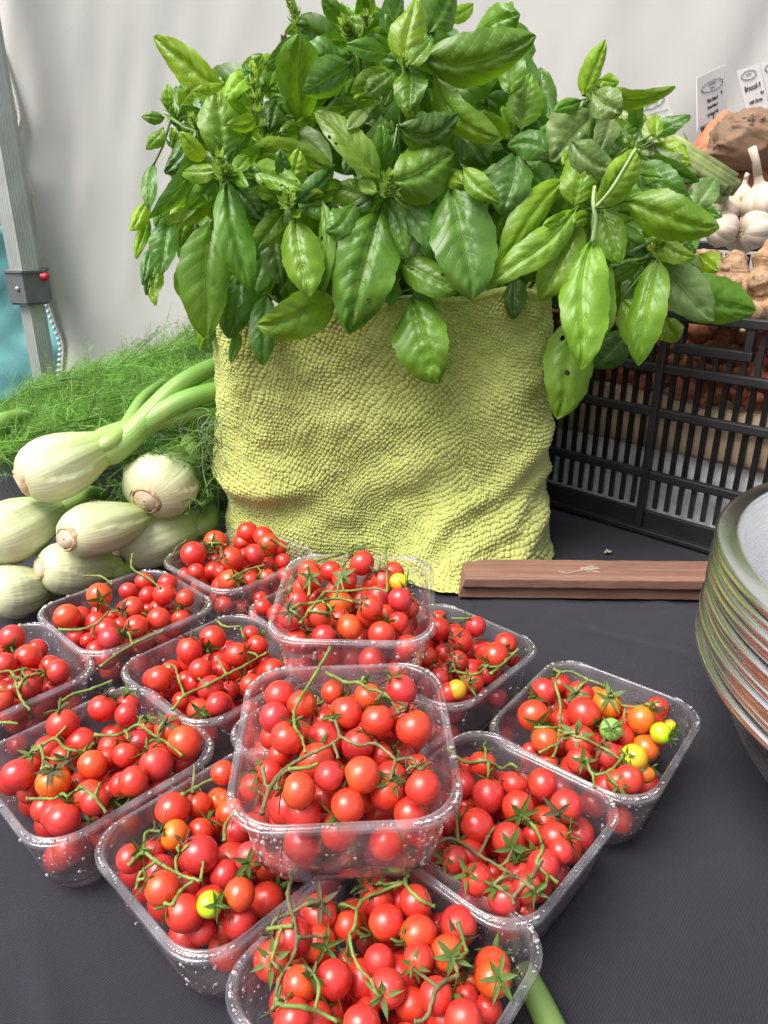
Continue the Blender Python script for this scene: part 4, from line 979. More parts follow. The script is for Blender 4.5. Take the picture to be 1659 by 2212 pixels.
LEAVES = [
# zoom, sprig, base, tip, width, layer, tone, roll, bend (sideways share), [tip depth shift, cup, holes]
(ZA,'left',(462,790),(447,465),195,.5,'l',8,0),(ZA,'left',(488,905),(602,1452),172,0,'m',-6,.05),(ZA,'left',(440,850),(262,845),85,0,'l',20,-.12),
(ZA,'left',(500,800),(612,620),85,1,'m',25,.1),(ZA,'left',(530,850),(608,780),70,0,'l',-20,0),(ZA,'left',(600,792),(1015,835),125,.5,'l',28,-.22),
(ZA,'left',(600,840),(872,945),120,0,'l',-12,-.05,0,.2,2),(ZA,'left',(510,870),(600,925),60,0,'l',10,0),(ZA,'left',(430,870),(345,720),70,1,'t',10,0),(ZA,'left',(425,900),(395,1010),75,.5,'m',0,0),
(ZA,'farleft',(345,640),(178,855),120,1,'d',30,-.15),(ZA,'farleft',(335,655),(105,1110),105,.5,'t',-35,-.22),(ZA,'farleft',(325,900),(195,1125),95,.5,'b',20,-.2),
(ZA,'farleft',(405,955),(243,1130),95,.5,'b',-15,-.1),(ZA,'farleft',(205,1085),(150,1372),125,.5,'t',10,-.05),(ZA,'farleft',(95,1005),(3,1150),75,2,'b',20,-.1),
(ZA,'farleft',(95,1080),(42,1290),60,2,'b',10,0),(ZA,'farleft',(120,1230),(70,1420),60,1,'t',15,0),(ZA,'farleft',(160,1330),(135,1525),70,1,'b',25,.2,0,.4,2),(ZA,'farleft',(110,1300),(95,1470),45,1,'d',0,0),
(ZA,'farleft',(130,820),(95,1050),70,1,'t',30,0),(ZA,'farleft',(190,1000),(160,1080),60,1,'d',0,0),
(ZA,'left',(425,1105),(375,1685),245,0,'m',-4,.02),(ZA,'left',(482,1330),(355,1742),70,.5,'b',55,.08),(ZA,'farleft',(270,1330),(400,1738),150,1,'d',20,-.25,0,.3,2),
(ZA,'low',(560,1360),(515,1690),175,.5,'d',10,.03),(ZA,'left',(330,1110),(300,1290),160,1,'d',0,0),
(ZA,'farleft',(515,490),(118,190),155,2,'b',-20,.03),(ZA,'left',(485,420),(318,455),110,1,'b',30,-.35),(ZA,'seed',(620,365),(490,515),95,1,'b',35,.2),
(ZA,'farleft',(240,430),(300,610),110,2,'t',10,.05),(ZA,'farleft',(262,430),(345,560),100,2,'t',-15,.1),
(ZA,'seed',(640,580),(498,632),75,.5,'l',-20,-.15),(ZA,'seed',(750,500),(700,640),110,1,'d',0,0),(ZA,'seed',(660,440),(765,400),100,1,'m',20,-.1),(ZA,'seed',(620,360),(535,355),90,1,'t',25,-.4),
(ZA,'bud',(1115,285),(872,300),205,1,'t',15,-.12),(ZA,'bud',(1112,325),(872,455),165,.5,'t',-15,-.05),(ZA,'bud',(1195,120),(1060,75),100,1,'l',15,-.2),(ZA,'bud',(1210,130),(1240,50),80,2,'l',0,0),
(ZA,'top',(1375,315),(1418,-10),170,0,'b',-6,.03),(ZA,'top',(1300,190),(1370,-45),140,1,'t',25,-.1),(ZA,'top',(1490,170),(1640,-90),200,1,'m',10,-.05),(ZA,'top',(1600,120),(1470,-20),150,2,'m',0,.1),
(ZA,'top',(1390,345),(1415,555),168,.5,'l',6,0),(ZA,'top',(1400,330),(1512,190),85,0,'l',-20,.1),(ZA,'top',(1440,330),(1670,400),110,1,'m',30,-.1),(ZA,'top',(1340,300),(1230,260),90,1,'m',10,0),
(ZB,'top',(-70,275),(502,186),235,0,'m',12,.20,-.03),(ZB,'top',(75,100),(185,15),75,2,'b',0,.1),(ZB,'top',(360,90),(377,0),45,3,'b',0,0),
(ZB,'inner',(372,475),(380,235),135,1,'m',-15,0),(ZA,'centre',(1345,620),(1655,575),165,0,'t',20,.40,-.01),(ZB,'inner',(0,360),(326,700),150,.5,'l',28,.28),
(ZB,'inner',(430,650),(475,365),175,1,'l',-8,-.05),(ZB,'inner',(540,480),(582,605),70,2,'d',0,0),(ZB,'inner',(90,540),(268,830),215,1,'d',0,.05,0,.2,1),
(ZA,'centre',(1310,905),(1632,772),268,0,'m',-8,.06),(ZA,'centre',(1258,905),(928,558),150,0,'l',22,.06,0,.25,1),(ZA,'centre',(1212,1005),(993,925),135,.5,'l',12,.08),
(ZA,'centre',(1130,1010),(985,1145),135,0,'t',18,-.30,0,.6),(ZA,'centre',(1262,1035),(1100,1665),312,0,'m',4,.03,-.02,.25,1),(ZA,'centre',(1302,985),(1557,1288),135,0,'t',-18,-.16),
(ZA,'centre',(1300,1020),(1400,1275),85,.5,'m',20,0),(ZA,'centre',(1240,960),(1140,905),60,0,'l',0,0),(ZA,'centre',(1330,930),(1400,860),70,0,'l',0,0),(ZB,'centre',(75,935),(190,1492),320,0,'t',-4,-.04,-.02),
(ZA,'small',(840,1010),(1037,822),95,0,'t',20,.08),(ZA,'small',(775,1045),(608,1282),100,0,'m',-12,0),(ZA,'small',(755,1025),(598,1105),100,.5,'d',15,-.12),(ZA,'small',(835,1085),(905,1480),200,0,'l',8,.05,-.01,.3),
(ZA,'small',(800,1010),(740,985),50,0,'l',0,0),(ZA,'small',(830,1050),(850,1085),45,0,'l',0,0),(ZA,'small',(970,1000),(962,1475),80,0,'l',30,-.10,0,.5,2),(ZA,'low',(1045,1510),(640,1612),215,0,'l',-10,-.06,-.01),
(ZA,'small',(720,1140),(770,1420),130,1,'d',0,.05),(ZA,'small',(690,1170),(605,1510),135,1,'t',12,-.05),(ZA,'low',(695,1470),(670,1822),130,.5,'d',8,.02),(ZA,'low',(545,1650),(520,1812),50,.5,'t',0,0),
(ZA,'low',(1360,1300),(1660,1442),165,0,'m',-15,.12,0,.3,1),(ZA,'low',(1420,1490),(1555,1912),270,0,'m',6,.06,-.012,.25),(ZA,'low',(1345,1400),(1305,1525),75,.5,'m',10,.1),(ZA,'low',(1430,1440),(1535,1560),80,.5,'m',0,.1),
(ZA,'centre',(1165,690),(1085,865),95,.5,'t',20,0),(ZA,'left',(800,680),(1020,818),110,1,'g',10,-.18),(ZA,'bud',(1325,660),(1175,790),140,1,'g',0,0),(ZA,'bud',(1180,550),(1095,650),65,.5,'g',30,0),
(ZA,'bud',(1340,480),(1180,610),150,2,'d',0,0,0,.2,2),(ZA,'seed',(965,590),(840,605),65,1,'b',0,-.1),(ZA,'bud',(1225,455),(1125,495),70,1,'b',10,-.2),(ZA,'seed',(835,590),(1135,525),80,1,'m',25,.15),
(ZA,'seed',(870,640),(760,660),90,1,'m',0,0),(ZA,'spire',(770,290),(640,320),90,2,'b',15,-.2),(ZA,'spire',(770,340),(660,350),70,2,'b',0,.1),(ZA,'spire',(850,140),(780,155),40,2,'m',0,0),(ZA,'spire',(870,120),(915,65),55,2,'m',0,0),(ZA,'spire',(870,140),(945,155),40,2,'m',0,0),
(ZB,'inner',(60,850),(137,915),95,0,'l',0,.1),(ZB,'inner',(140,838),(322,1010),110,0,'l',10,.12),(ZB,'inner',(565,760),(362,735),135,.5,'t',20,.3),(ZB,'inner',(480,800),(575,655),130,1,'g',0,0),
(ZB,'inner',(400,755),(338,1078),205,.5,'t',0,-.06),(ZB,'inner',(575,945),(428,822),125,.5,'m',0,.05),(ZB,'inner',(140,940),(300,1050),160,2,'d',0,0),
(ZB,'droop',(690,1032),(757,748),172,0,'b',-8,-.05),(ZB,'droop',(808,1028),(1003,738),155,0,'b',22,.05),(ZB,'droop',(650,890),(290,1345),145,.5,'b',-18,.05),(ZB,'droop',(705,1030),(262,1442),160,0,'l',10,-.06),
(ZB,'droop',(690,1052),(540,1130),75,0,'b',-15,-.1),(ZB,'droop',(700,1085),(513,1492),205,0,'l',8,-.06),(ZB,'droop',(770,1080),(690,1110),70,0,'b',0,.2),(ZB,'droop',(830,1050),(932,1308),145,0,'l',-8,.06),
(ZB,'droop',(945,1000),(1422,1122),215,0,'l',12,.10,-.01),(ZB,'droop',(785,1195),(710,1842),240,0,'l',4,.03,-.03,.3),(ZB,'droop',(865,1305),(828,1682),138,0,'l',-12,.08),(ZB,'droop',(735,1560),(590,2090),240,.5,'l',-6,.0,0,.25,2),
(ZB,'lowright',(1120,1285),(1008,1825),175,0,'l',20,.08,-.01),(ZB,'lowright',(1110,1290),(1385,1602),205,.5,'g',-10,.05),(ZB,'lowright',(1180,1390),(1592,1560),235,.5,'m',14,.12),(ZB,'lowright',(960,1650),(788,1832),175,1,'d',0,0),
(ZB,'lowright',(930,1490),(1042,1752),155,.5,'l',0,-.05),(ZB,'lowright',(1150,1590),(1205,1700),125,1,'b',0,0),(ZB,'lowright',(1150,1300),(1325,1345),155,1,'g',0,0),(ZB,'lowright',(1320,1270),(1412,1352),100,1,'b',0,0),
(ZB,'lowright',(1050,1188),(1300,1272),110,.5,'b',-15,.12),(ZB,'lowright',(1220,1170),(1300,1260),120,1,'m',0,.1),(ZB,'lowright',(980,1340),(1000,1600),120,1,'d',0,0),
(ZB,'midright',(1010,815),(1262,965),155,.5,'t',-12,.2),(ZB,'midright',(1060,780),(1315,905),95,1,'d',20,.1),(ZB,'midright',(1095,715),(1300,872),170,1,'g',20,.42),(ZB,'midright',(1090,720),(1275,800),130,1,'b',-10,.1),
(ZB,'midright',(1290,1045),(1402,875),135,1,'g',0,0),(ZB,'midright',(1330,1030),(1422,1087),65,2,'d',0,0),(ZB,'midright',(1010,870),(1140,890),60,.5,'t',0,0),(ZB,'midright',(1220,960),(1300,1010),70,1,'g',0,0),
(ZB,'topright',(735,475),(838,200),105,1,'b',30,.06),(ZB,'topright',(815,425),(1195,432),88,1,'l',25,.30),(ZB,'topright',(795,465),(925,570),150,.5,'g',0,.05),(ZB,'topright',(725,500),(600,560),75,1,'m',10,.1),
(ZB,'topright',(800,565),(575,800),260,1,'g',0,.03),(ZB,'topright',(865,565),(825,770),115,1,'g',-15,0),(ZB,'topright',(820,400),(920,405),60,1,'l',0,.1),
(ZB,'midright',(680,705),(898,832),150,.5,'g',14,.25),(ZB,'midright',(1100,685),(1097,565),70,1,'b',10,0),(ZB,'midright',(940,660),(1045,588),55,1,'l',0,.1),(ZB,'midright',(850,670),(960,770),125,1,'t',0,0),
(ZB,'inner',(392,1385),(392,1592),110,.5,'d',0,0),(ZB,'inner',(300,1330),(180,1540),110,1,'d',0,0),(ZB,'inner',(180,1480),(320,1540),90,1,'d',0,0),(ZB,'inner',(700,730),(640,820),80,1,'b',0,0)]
LCOUNT = {}
for li, e in enumerate(LEAVES):
    Z, key, b, t, wd, lay, tone, roll, bend = e[:9]; ex = list(e[9:]) + [0, .3, 0][len(e) - 9:]
    Y0 = YL[lay] + (li % 7 - 3) * .004
    bx, by = Z(*b); tx, ty = Z(*t)
    yb = Y0 + (.012 if ty > by else .0); yt = Y0 + ex[0] + (-.018 if ty > by else .018)
    B, T = at(bx, by, yb), at(tx, ty, yt); C = (B + T) / 2
    side = (T - B).cross((EYE - C).normalized()); C = C + side * bend + (EYE - C).normalized() * (T - B).length * (.10 + .05 * (li % 3))
    W = Z.ln(wd) * depth(C) / FPX / max(.6, math.cos(R(roll)))
    r = SPO[key]; o = r.location; ro = R(roll)
    C0 = Vector(C)
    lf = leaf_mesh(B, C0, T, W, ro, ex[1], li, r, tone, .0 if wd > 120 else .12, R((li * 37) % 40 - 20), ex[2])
    for v in lf.data.vertices: v.co -= o
    if key in ('droop',) and li % 3 == 0: pass
    # petiole from the leaf to its node
    n = NODE[key]
    if (B - n).length < .06 and (B - n).length > .012:
        m = MB(); m.tube([B - o, ((B + n) / 2 - o) + Vector((0, .004, -.002)), n - o], [.0011, .0012, .0015], 5); m.build('petiole', M_STEM, r)
    LCOUNT[key] = LCOUNT.get(key, 0) + 1
# leaves deeper in the bunch, in the gaps between those read off
keys = list(SPR); fr = random.Random(99)
POLY = [(400,330),(480,190),(620,140),(760,70),(1000,30),(1090,100),(1130,180),(1170,270),(1260,260),(1380,320),(1470,400),(1480,500),(1400,590),(1250,640),(1180,640),(900,660),(700,675),(480,640),(400,560),(350,450)]
def inside(x, y):
    c = False
    for (x1, y1), (x2, y2) in zip(POLY, POLY[1:] + POLY[:1]):
        if (y1 > y) != (y2 > y) and x < (x2 - x1) * (y - y1) / (y2 - y1) + x1: c = not c
    return c
spots = [(x + fr.uniform(-24, 24), y + fr.uniform(-24, 24), Y) for Y, st in ((.985, 62), (.905, 78), (.855, 110)) for x in range(330, 1500, st) for y in range(30, 680, st)]
for k, (px, py, Y) in enumerate(spots):
    if not inside(px, py): continue
    Y += fr.uniform(-.02, .03); L = fr.uniform(.055, .10) * (1.15 if Y > .95 else .9)
    p = at(px, py, Y); key = min(keys, key=lambda q: (NODE[q] - p).length)
    a = fr.gauss(-math.pi / 2, 1.0) if py > 380 else fr.uniform(0, 6.28)
    dx, dy = math.cos(a) * 60, -math.sin(a) * 60
    for f in (1, .6, .3):
        if inside(px + dx * f * 1.5, py + dy * f * 1.5): break
    else: continue
    L *= max(.6, f) if f < 1 else 1
    T = p + (at(px + dx, py + dy, Y + fr.uniform(-.03, .03)) - p).normalized() * L; C = (p + T) / 2 + Vector((0, -.015, .012)); W = L * fr.uniform(.46, .58)
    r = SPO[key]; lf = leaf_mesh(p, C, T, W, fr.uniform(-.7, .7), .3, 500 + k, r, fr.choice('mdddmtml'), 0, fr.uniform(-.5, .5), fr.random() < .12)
    for v in lf.data.vertices: v.co -= r.location
# small young leaves crowding round each growing tip
for k in ('left', 'centre', 'small', 'top', 'bud', 'lowright', 'seed', 'inner', 'midright', 'farleft'):
    n = NODE[k]; r = SPO[k]; tw = (EYE - n).normalized()
    for q in range(6 if k in ('farleft', 'seed', 'midright') else 14):
        a = q * 2.4 + fr.uniform(-.3, .3); rad = fr.uniform(.008, .034); sx = Vector((1, 0, 0)); sy = tw.cross(sx).normalized() * -1
        dv = (sx * math.cos(a) + sy * math.sin(a)); b = n + dv * rad * .6 + tw * fr.uniform(-.02, .004) ; L = fr.uniform(.018, .042)
        T = b + (dv + tw * fr.uniform(-.2, .5)).normalized() * L; C = (b + T) / 2 + tw * L * .22
        lf = leaf_mesh(b, C, T, L * fr.uniform(.42, .56), fr.uniform(-.6, .6), .35, 1500 + q + len(k) * 40, r, fr.choice('lmmbld'), .1, fr.uniform(-.5, .5))
        for v in lf.data.vertices: v.co -= r.location
# flower heads and buds
flower_head('left', at(*ZA(480, 900), .758), at(*ZA(455, 770), .742), 5, .0125)
flower_head('left', at(*ZA(500, 890), .756), at(*ZA(520, 840), .745), 3, .009)
flower_head('centre', at(*ZA(1285, 980), .758), at(*ZA(1305, 865), .742), 6, .011)
flower_head('small', at(*ZA(800, 1030), .758), at(*ZA(795, 950), .742), 4, .010)
flower_head('bud', at(*ZA(1150, 210), .80), at(*ZA(1075, 110), .79), 6, .0125)
flower_head('bud', at(*ZA(1190, 130), .81), at(*ZA(1180, 70), .80), 4, .008)
flower_head('farleft', at(*ZA(260, 620), .86), at(*ZA(190, 510), .85), 6, .0105)
flower_head('farleft', at(*ZA(230, 740), .85), at(*ZA(225, 650), .84), 5, .0085)
flower_head('farleft', at(*ZA(340, 640), .84), at(*ZA(310, 570), .83), 4, .008)
flower_head('spire', at(*ZA(890, 300), .90), at(*ZA(800, -40), .90), 15, .0115, M_BUD, 'flower_head', (1.2, .8))
flower_head('spire', at(*ZA(810, 420), .87), at(*ZA(785, 215), .87), 7, .0105, M_BUD, 'flower_head', (1.25, .9))
flower_head('spire', at(*ZA(788, 250), .866), at(*ZA(778, 190), .864), 3, .009, M_BUDDRY, 'dry_tip', (.9, .4))
flower_head('seed', at(*ZA(680, 720), .80), at(*ZA(605, 370), .80), 5, .0125, M_BUD, 'flower_head', (1.35, 1.0))
flower_head('seed', at(*ZA(830, 520), .83), at(*ZA(770, 420), .83), 6, .0115)
flower_head('topright', at(*ZB(775, 510), .82), at(*ZB(815, 420), .81), 4, .009)
flower_head('lowright', at(*ZB(1090, 1260), .80), at(*ZB(1120, 1200), .79), 5, .0105)
flower_head('midright', at(*ZB(1020, 770), .80), at(*ZB(960, 700), .80), 4, .0095)
flower_head('top', at(*ZA(1375, 330), .765), at(*ZA(1372, 270), .755), 3, .007)
def extra_stem(key, zs, Z, Y, r0=.0024, mat=None):
    m = MB(); r = SPO[key]; pts = catmull([at(*Z(x, y), Y + dy) - r.location for x, y, dy in zs], 6); m.tube(pts, [r0 * (1 - .35 * i / len(pts)) for i in range(len(pts))], 7); m.build('stem', mat or M_STEM, r)
M_PALE = mk_green('pale_basil_stem', (.33, .44, .17), .15)
extra_stem('droop', [(785, 1210, 0), (800, 1100, -.002), (788, 1010, 0), (795, 930, .01)], ZB, .757, .0026, M_PALE)
extra_stem('droop', [(800, 1035, -.004), (880, 940, -.012), (1000, 740, -.006)], ZB, .757, .0019, M_PALE)
extra_stem('inner', [(120, 1580, .06), (260, 1440, .04), (420, 1300, .03)], ZB, .80, .0040)
extra_stem('topright', [(770, 740, .02), (785, 600, 0), (775, 470, 0)], ZB, .825, .0034)
extra_stem('lowright', [(820, 1290, .01), (960, 1260, 0), (1080, 1200, 0)], ZB, .80, .0036)
extra_stem('midright', [(880, 800, .01), (960, 740, 0), (1080, 670, 0)], ZB, .81, .0018)

# ------------------------------------------------------------------ fennel
FK = lambda x, y: (x * .4, y * .4 + 663.6)
def fennel(label, base, neck, Rpx, Yb, Yn, stalks, seed, plumes=()):
    rs = random.Random(seed); b, n = at(*base, Yb), at(*neck, Yn); ax = (n - b); L = ax.length; ax.normalize()
    Rm = Rpx * depth((b + n) / 2) / FPX
    root = tag(empty('fennel', b), label, 'fennel', 'fennel bulbs piled beside the towel')
    q = Vector((0, 0, 1)).rotation_difference(ax); nu, nv = 72, 40; V, UV = [], []
    sq = rs.uniform(.80, .9); ph = rs.uniform(0, 6)
    P = [(0, .46), (.02, .58), (.06, .74), (.14, .90), (.26, .99), (.38, 1.0), (.52, .93), (.66, .79), (.80, .62), (.92, .50), (1.0, .44)]
    xs, ys = zip(*P)
    for j in range(nv):
        v = j / (nv - 1); rr_ = np.interp(v, xs, ys) * Rm
        for i in range(nu):
            a = 2 * math.pi * i / nu
            k = 1 + .022 * math.cos(9 * a + ph + v * .8) * min(1, v * 3) + .010 * math.cos(31 * a + ph * 3) * min(1, v * 2) + .012 * math.cos(23 * a + ph * 2) * v + .06 * v * v * math.cos(3 * a + ph)
            for s in range(3):                      # edges of the overlapping sheaths
                e = ((a - ph - s * 2.09 - v * (.9 - .5 * s) + math.pi) % (2 * math.pi)) - math.pi
                if 0 < e < 2.2: k += .085 * math.exp(-e * 1.7) * min(1, max(0, v - .05) * 5) * (1 - .2 * v)
            V.append(q @ Vector((rr_ * k * math.cos(a), rr_ * k * math.sin(a) * sq, v * L))); UV.append((i / nu, v * .8))
    mesh('bulb', [x[:] for x in V], gridfaces(nu, nv, True), M_FENNEL, root, True, UV)
    m = MB(); m.lathe([(.001, -.004), (.30 * Rm, -.0035), (.34 * Rm, -.001), (.35 * Rm, .003)], 32, q.to_matrix().to_4x4()); c = m.build('cut_root', M_CUT, root)
    m = MB(); pr = [(.335 * Rm, -.002), (.36 * Rm, -.0032), (.40 * Rm, -.0022), (.47 * Rm, .0022)]; m.lathe(pr, 40, q.to_matrix().to_4x4())
    m.v = [tuple(Vector(v) * (1 + .16 * pnoise(Vector(v) * 190 + Vector((seed, 0, 0))))) for v in m.v]; m.build('brown_ring', M_CUTRIM, root)
    for si, (x, y, Y, r0) in enumerate(stalks):
        e = at(x, y, Y); a0 = 2 * math.pi * si / max(1, len(stalks)); off = (q @ Vector((math.cos(a0), math.sin(a0), 0))) * Rm * .22
        s0 = n - ax * L * .42 + off * .5; pts = catmull([s0 - b, n + off * .9 - b + ax * L * .06, (n * .45 + e * .55) + Vector((0, 0, .008)) - b, e - b], 9)
        nn = len(pts); mm = MB(); mm.tube(pts, [Rm * min(.14 + .04 * i, .46 - .24 * i / nn) * r0 for i in range(nn)], 14)
        vv = mm.v; uvs = [((i % 14) / 14, .62 + .38 * min(1, (i // 14) / nn * 1.3)) for i in range(len(vv))]
        mesh('stalk', vv, mm.f, M_FENNEL, root, True, uvs)
    return root, Rm
FEN = {}
FEN['A'] = fennel('topmost fennel bulb with long green stalks reaching towards the towel', FK(118, 948), FK(610, 725), 70, .735, .80,
    [(*FK(1230, 280), .90, 1.15), (*FK(1260, 425), .87, 1.2), (*FK(1200, 560), .86, .9), (*FK(890, 400), .98, .7)], 1)
FEN['B'] = fennel('short fennel bulb with a brown bruised root end nearest the towel', FK(788, 1040), FK(985, 830), 76, .775, .86, [(*FK(1060, 720), .92, .9), (*FK(1150, 790), .92, .9)], 2)
FEN['C'] = fennel('fennel bulb with its round cut end facing out, below the topmost one', FK(362, 1250), FK(800, 1110), 61, .69, .80, [(*FK(950, 1040), .88, .9)], 3)
FEN['D'] = fennel('fennel bulb cut by the left edge beneath the topmost one', FK(-90, 1290), FK(330, 1075), 72, .69, .80, [(*FK(560, 1010), .92, .9)], 4)
FEN['E'] = fennel('lowest fennel bulb at the left edge lying on the dark cloth', FK(-60, 1555), FK(290, 1490), 60, .66, .72, [(*FK(420, 1420), .80, .9)], 5)
FEN['F'] = fennel('pale fennel bulb lying on the cloth behind the tomato punnets', FK(215, 1415), FK(640, 1400), 57, .695, .75, [(*FK(760, 1330), .82, .9)], 6)
FEN['G'] = fennel('fennel bulb half hidden behind the rear tomato punnets', FK(640, 1320), FK(1080, 1150), 62, .765, .84, [(*FK(1190, 1060), .92, 1.0)], 7)
FEN['H'] = fennel('fennel at the far left of which only green stalks show', (-190, 1010), (-70, 965), 66, .86, .92, [(60, 898, 1.02, 1.1), (40, 925, 1.0, 1.0), (90, 880, 1.1, .8), (20, 985, .95, .6)], 8)
def plume(m, p0, d, L, rs, wdt=.0010, nb=24, spread=.34, dens=7):
    d = d.normalized(); up = Vector((0, 0, 1)); side = d.cross(up).normalized(); droop = rs.uniform(.1, .5); pts = []
    p = Vector(p0); dd = Vector(d)
    for k in range(14):
        pts.append(Vector(p)); p = p + dd * (L / 13); dd = (dd + Vector((rs.gauss(0, .05), rs.gauss(0, .05), -.035 * droop + rs.gauss(0, .03)))).normalized()
    m.tube(pts, [.0012 * (1 - .75 * i / 13) for i in range(14)], 5, False)
    for k in range(nb):
        f = (k + rs.random()) / nb; f = .12 + .88 * f; i = min(12, int(f * 13)); c = pts[i].lerp(pts[i + 1], f * 13 - i)
        ax = (pts[i + 1] - pts[i]).normalized(); bl = L * spread * (1.05 - .7 * f) * rs.uniform(.7, 1.2)
        s = (side * rs.choice((-1, 1)) * rs.uniform(.5, 1) + up * rs.gauss(.15, .6) + ax * rs.uniform(.5, 1.1)).normalized()
        e = c + s * bl
        ribbon(m, [c, c.lerp(e, .5) + up * bl * .04, e], wdt * 1.1, rs)
        for q in range(dens):
            g = rs.uniform(.12, 1); c2 = c.lerp(e, g); l2 = bl * rs.uniform(.22, .5)
            v = (s * rs.uniform(.4, 1) + Vector((rs.gauss(0, .55), rs.gauss(0, .55), rs.gauss(0, .55)))).normalized()
            mid = c2 + v * l2 * .5 + Vector((rs.gauss(0, 1), rs.gauss(0, 1), rs.gauss(0, 1))) * l2 * .09
            ribbon(m, [c2, mid, c2 + v * l2 + Vector((0, 0, -l2 * .1))], wdt * .8, rs)
def ribbon(m, pts, wd, rs):
    t = (pts[-1] - pts[0]); a = t.cross(Vector((rs.gauss(0, 1), rs.gauss(0, 1), rs.gauss(0, 1)))).normalized() * wd * .5; n = len(pts); V = []
    for i, p in enumerate(pts):
        k = 1 - .75 * i / (n - 1); V += [p - a * k, p + a * k]
    m.add(V, [(2 * i, 2 * i + 1, 2 * i + 3, 2 * i + 2) for i in range(n - 1)])
def fronds():
    rs = random.Random(77); ms = {k: MB() for k in 'ABCDGH'}
    def top_y(x): return np.interp(x, [-40, 0, 60, 110, 160, 230, 300, 350, 420, 500], [885, 868, 838, 812, 786, 770, 752, 738, 712, 720])
    for k in range(230):
        px = rs.uniform(-60, 470); ty = top_y(px); f = rs.random(); py = ty + 26 + f * (955 - ty - .25 * px)
        Y = 1.22 - .30 * f + rs.uniform(-.05, .05); Y = max(.87, Y)
        p = at(px, py, Y); key = 'H' if px < 110 else ('A' if f < .6 else 'B' if px > 330 else 'D')
        d = Vector((rs.uniform(.15, 1.0), rs.uniform(-.1, .9), rs.uniform(-.1, .22)))
        plume(ms[key], p - d.normalized() * .06, d, rs.uniform(.12, .2), rs, .0008, 28, .38, 12)
    for k in range(40):                             # wisps against the wall
        px = rs.uniform(60, 470); p = at(px, top_y(px) + 14, rs.uniform(1.05, 1.2))
        plume(ms['A'], p - Vector((.05, 0, .02)), Vector((rs.uniform(.3, 1), rs.uniform(-.2, .4), rs.uniform(.0, .45))), rs.uniform(.06, .10), rs, .0006, 16, .42, 8)
    for k in range(44):                             # dark tuft between the short bulb and the towel
        p = at(rs.uniform(400, 500), rs.uniform(880, 1110), rs.uniform(.86, .95))
        plume(ms['B'], p, Vector((rs.gauss(.2, .5), rs.gauss(0, .5), rs.gauss(-.1, .5))), rs.uniform(.07, .13), rs, .0009, 16, .36, 6)
    for k in range(70):                             # the shaded depth of the heap, between and behind the bulbs
        px = rs.uniform(120, 490); py = rs.uniform(900, 1000) if px > 280 else rs.uniform(880, 930)
        plume(ms['D'], at(px, py, rs.uniform(.93, 1.1)) - Vector((.04, 0, 0)), Vector((rs.uniform(.1, 1), rs.uniform(-.3, .5), rs.uniform(-.3, .3))), rs.uniform(.08, .13), rs, .0009, 20, .4, 9)
    for k in range(30):
        plume(ms['B'], at(rs.uniform(190, 480), rs.uniform(985, 1130), rs.uniform(.88, .98)), Vector((rs.uniform(-.5, 1), rs.uniform(-.2, .5), rs.uniform(-.2, .3))), rs.uniform(.06, .1), rs, .0009, 18, .4, 8)
    for k in range(12):
        p = at(rs.uniform(225, 300), rs.uniform(985, 1010), .80); plume(ms['A'], p, Vector((rs.uniform(-.2, 1), .2, rs.uniform(-.2, .4))), .05, rs, .0012, 12, .4, 6)
    for key, m in ms.items():
        if not m.v: continue
        r = FEN[key][0]; o = r.location; m.v = [(v[0] - o.x, v[1] - o.y, v[2] - o.z) for v in m.v]
        f = m.build('fronds', M_FROND, r); f['kind'] = 'stuff'
    m = MB(); o = FEN['B'][0].location               # pale curling threads
    for k in range(58):
        p = at(rs.uniform(432, 478), rs.uniform(890, 1010), rs.uniform(.80, .84)); d = Vector((rs.gauss(0, .5), rs.gauss(-.1, .3), rs.gauss(-.5, .5))).normalized(); pts = [Vector(p) - o]; cv = Vector((rs.gauss(0, 1), rs.gauss(0, 1), rs.gauss(0, 1))) * .22
        for q in range(12):
            d = (d + d.cross(cv) + Vector((rs.gauss(0, .06), rs.gauss(0, .06), -.05))).normalized(); pts.append(pts[-1] + d * .006)
        m.tube(pts, [.00062 * (1 - .04 * q) for q in range(13)], 4, False)
    f = m.build('curling_threads', M_FROND2, FEN['B'][0]); f['kind'] = 'stuff'
fronds()

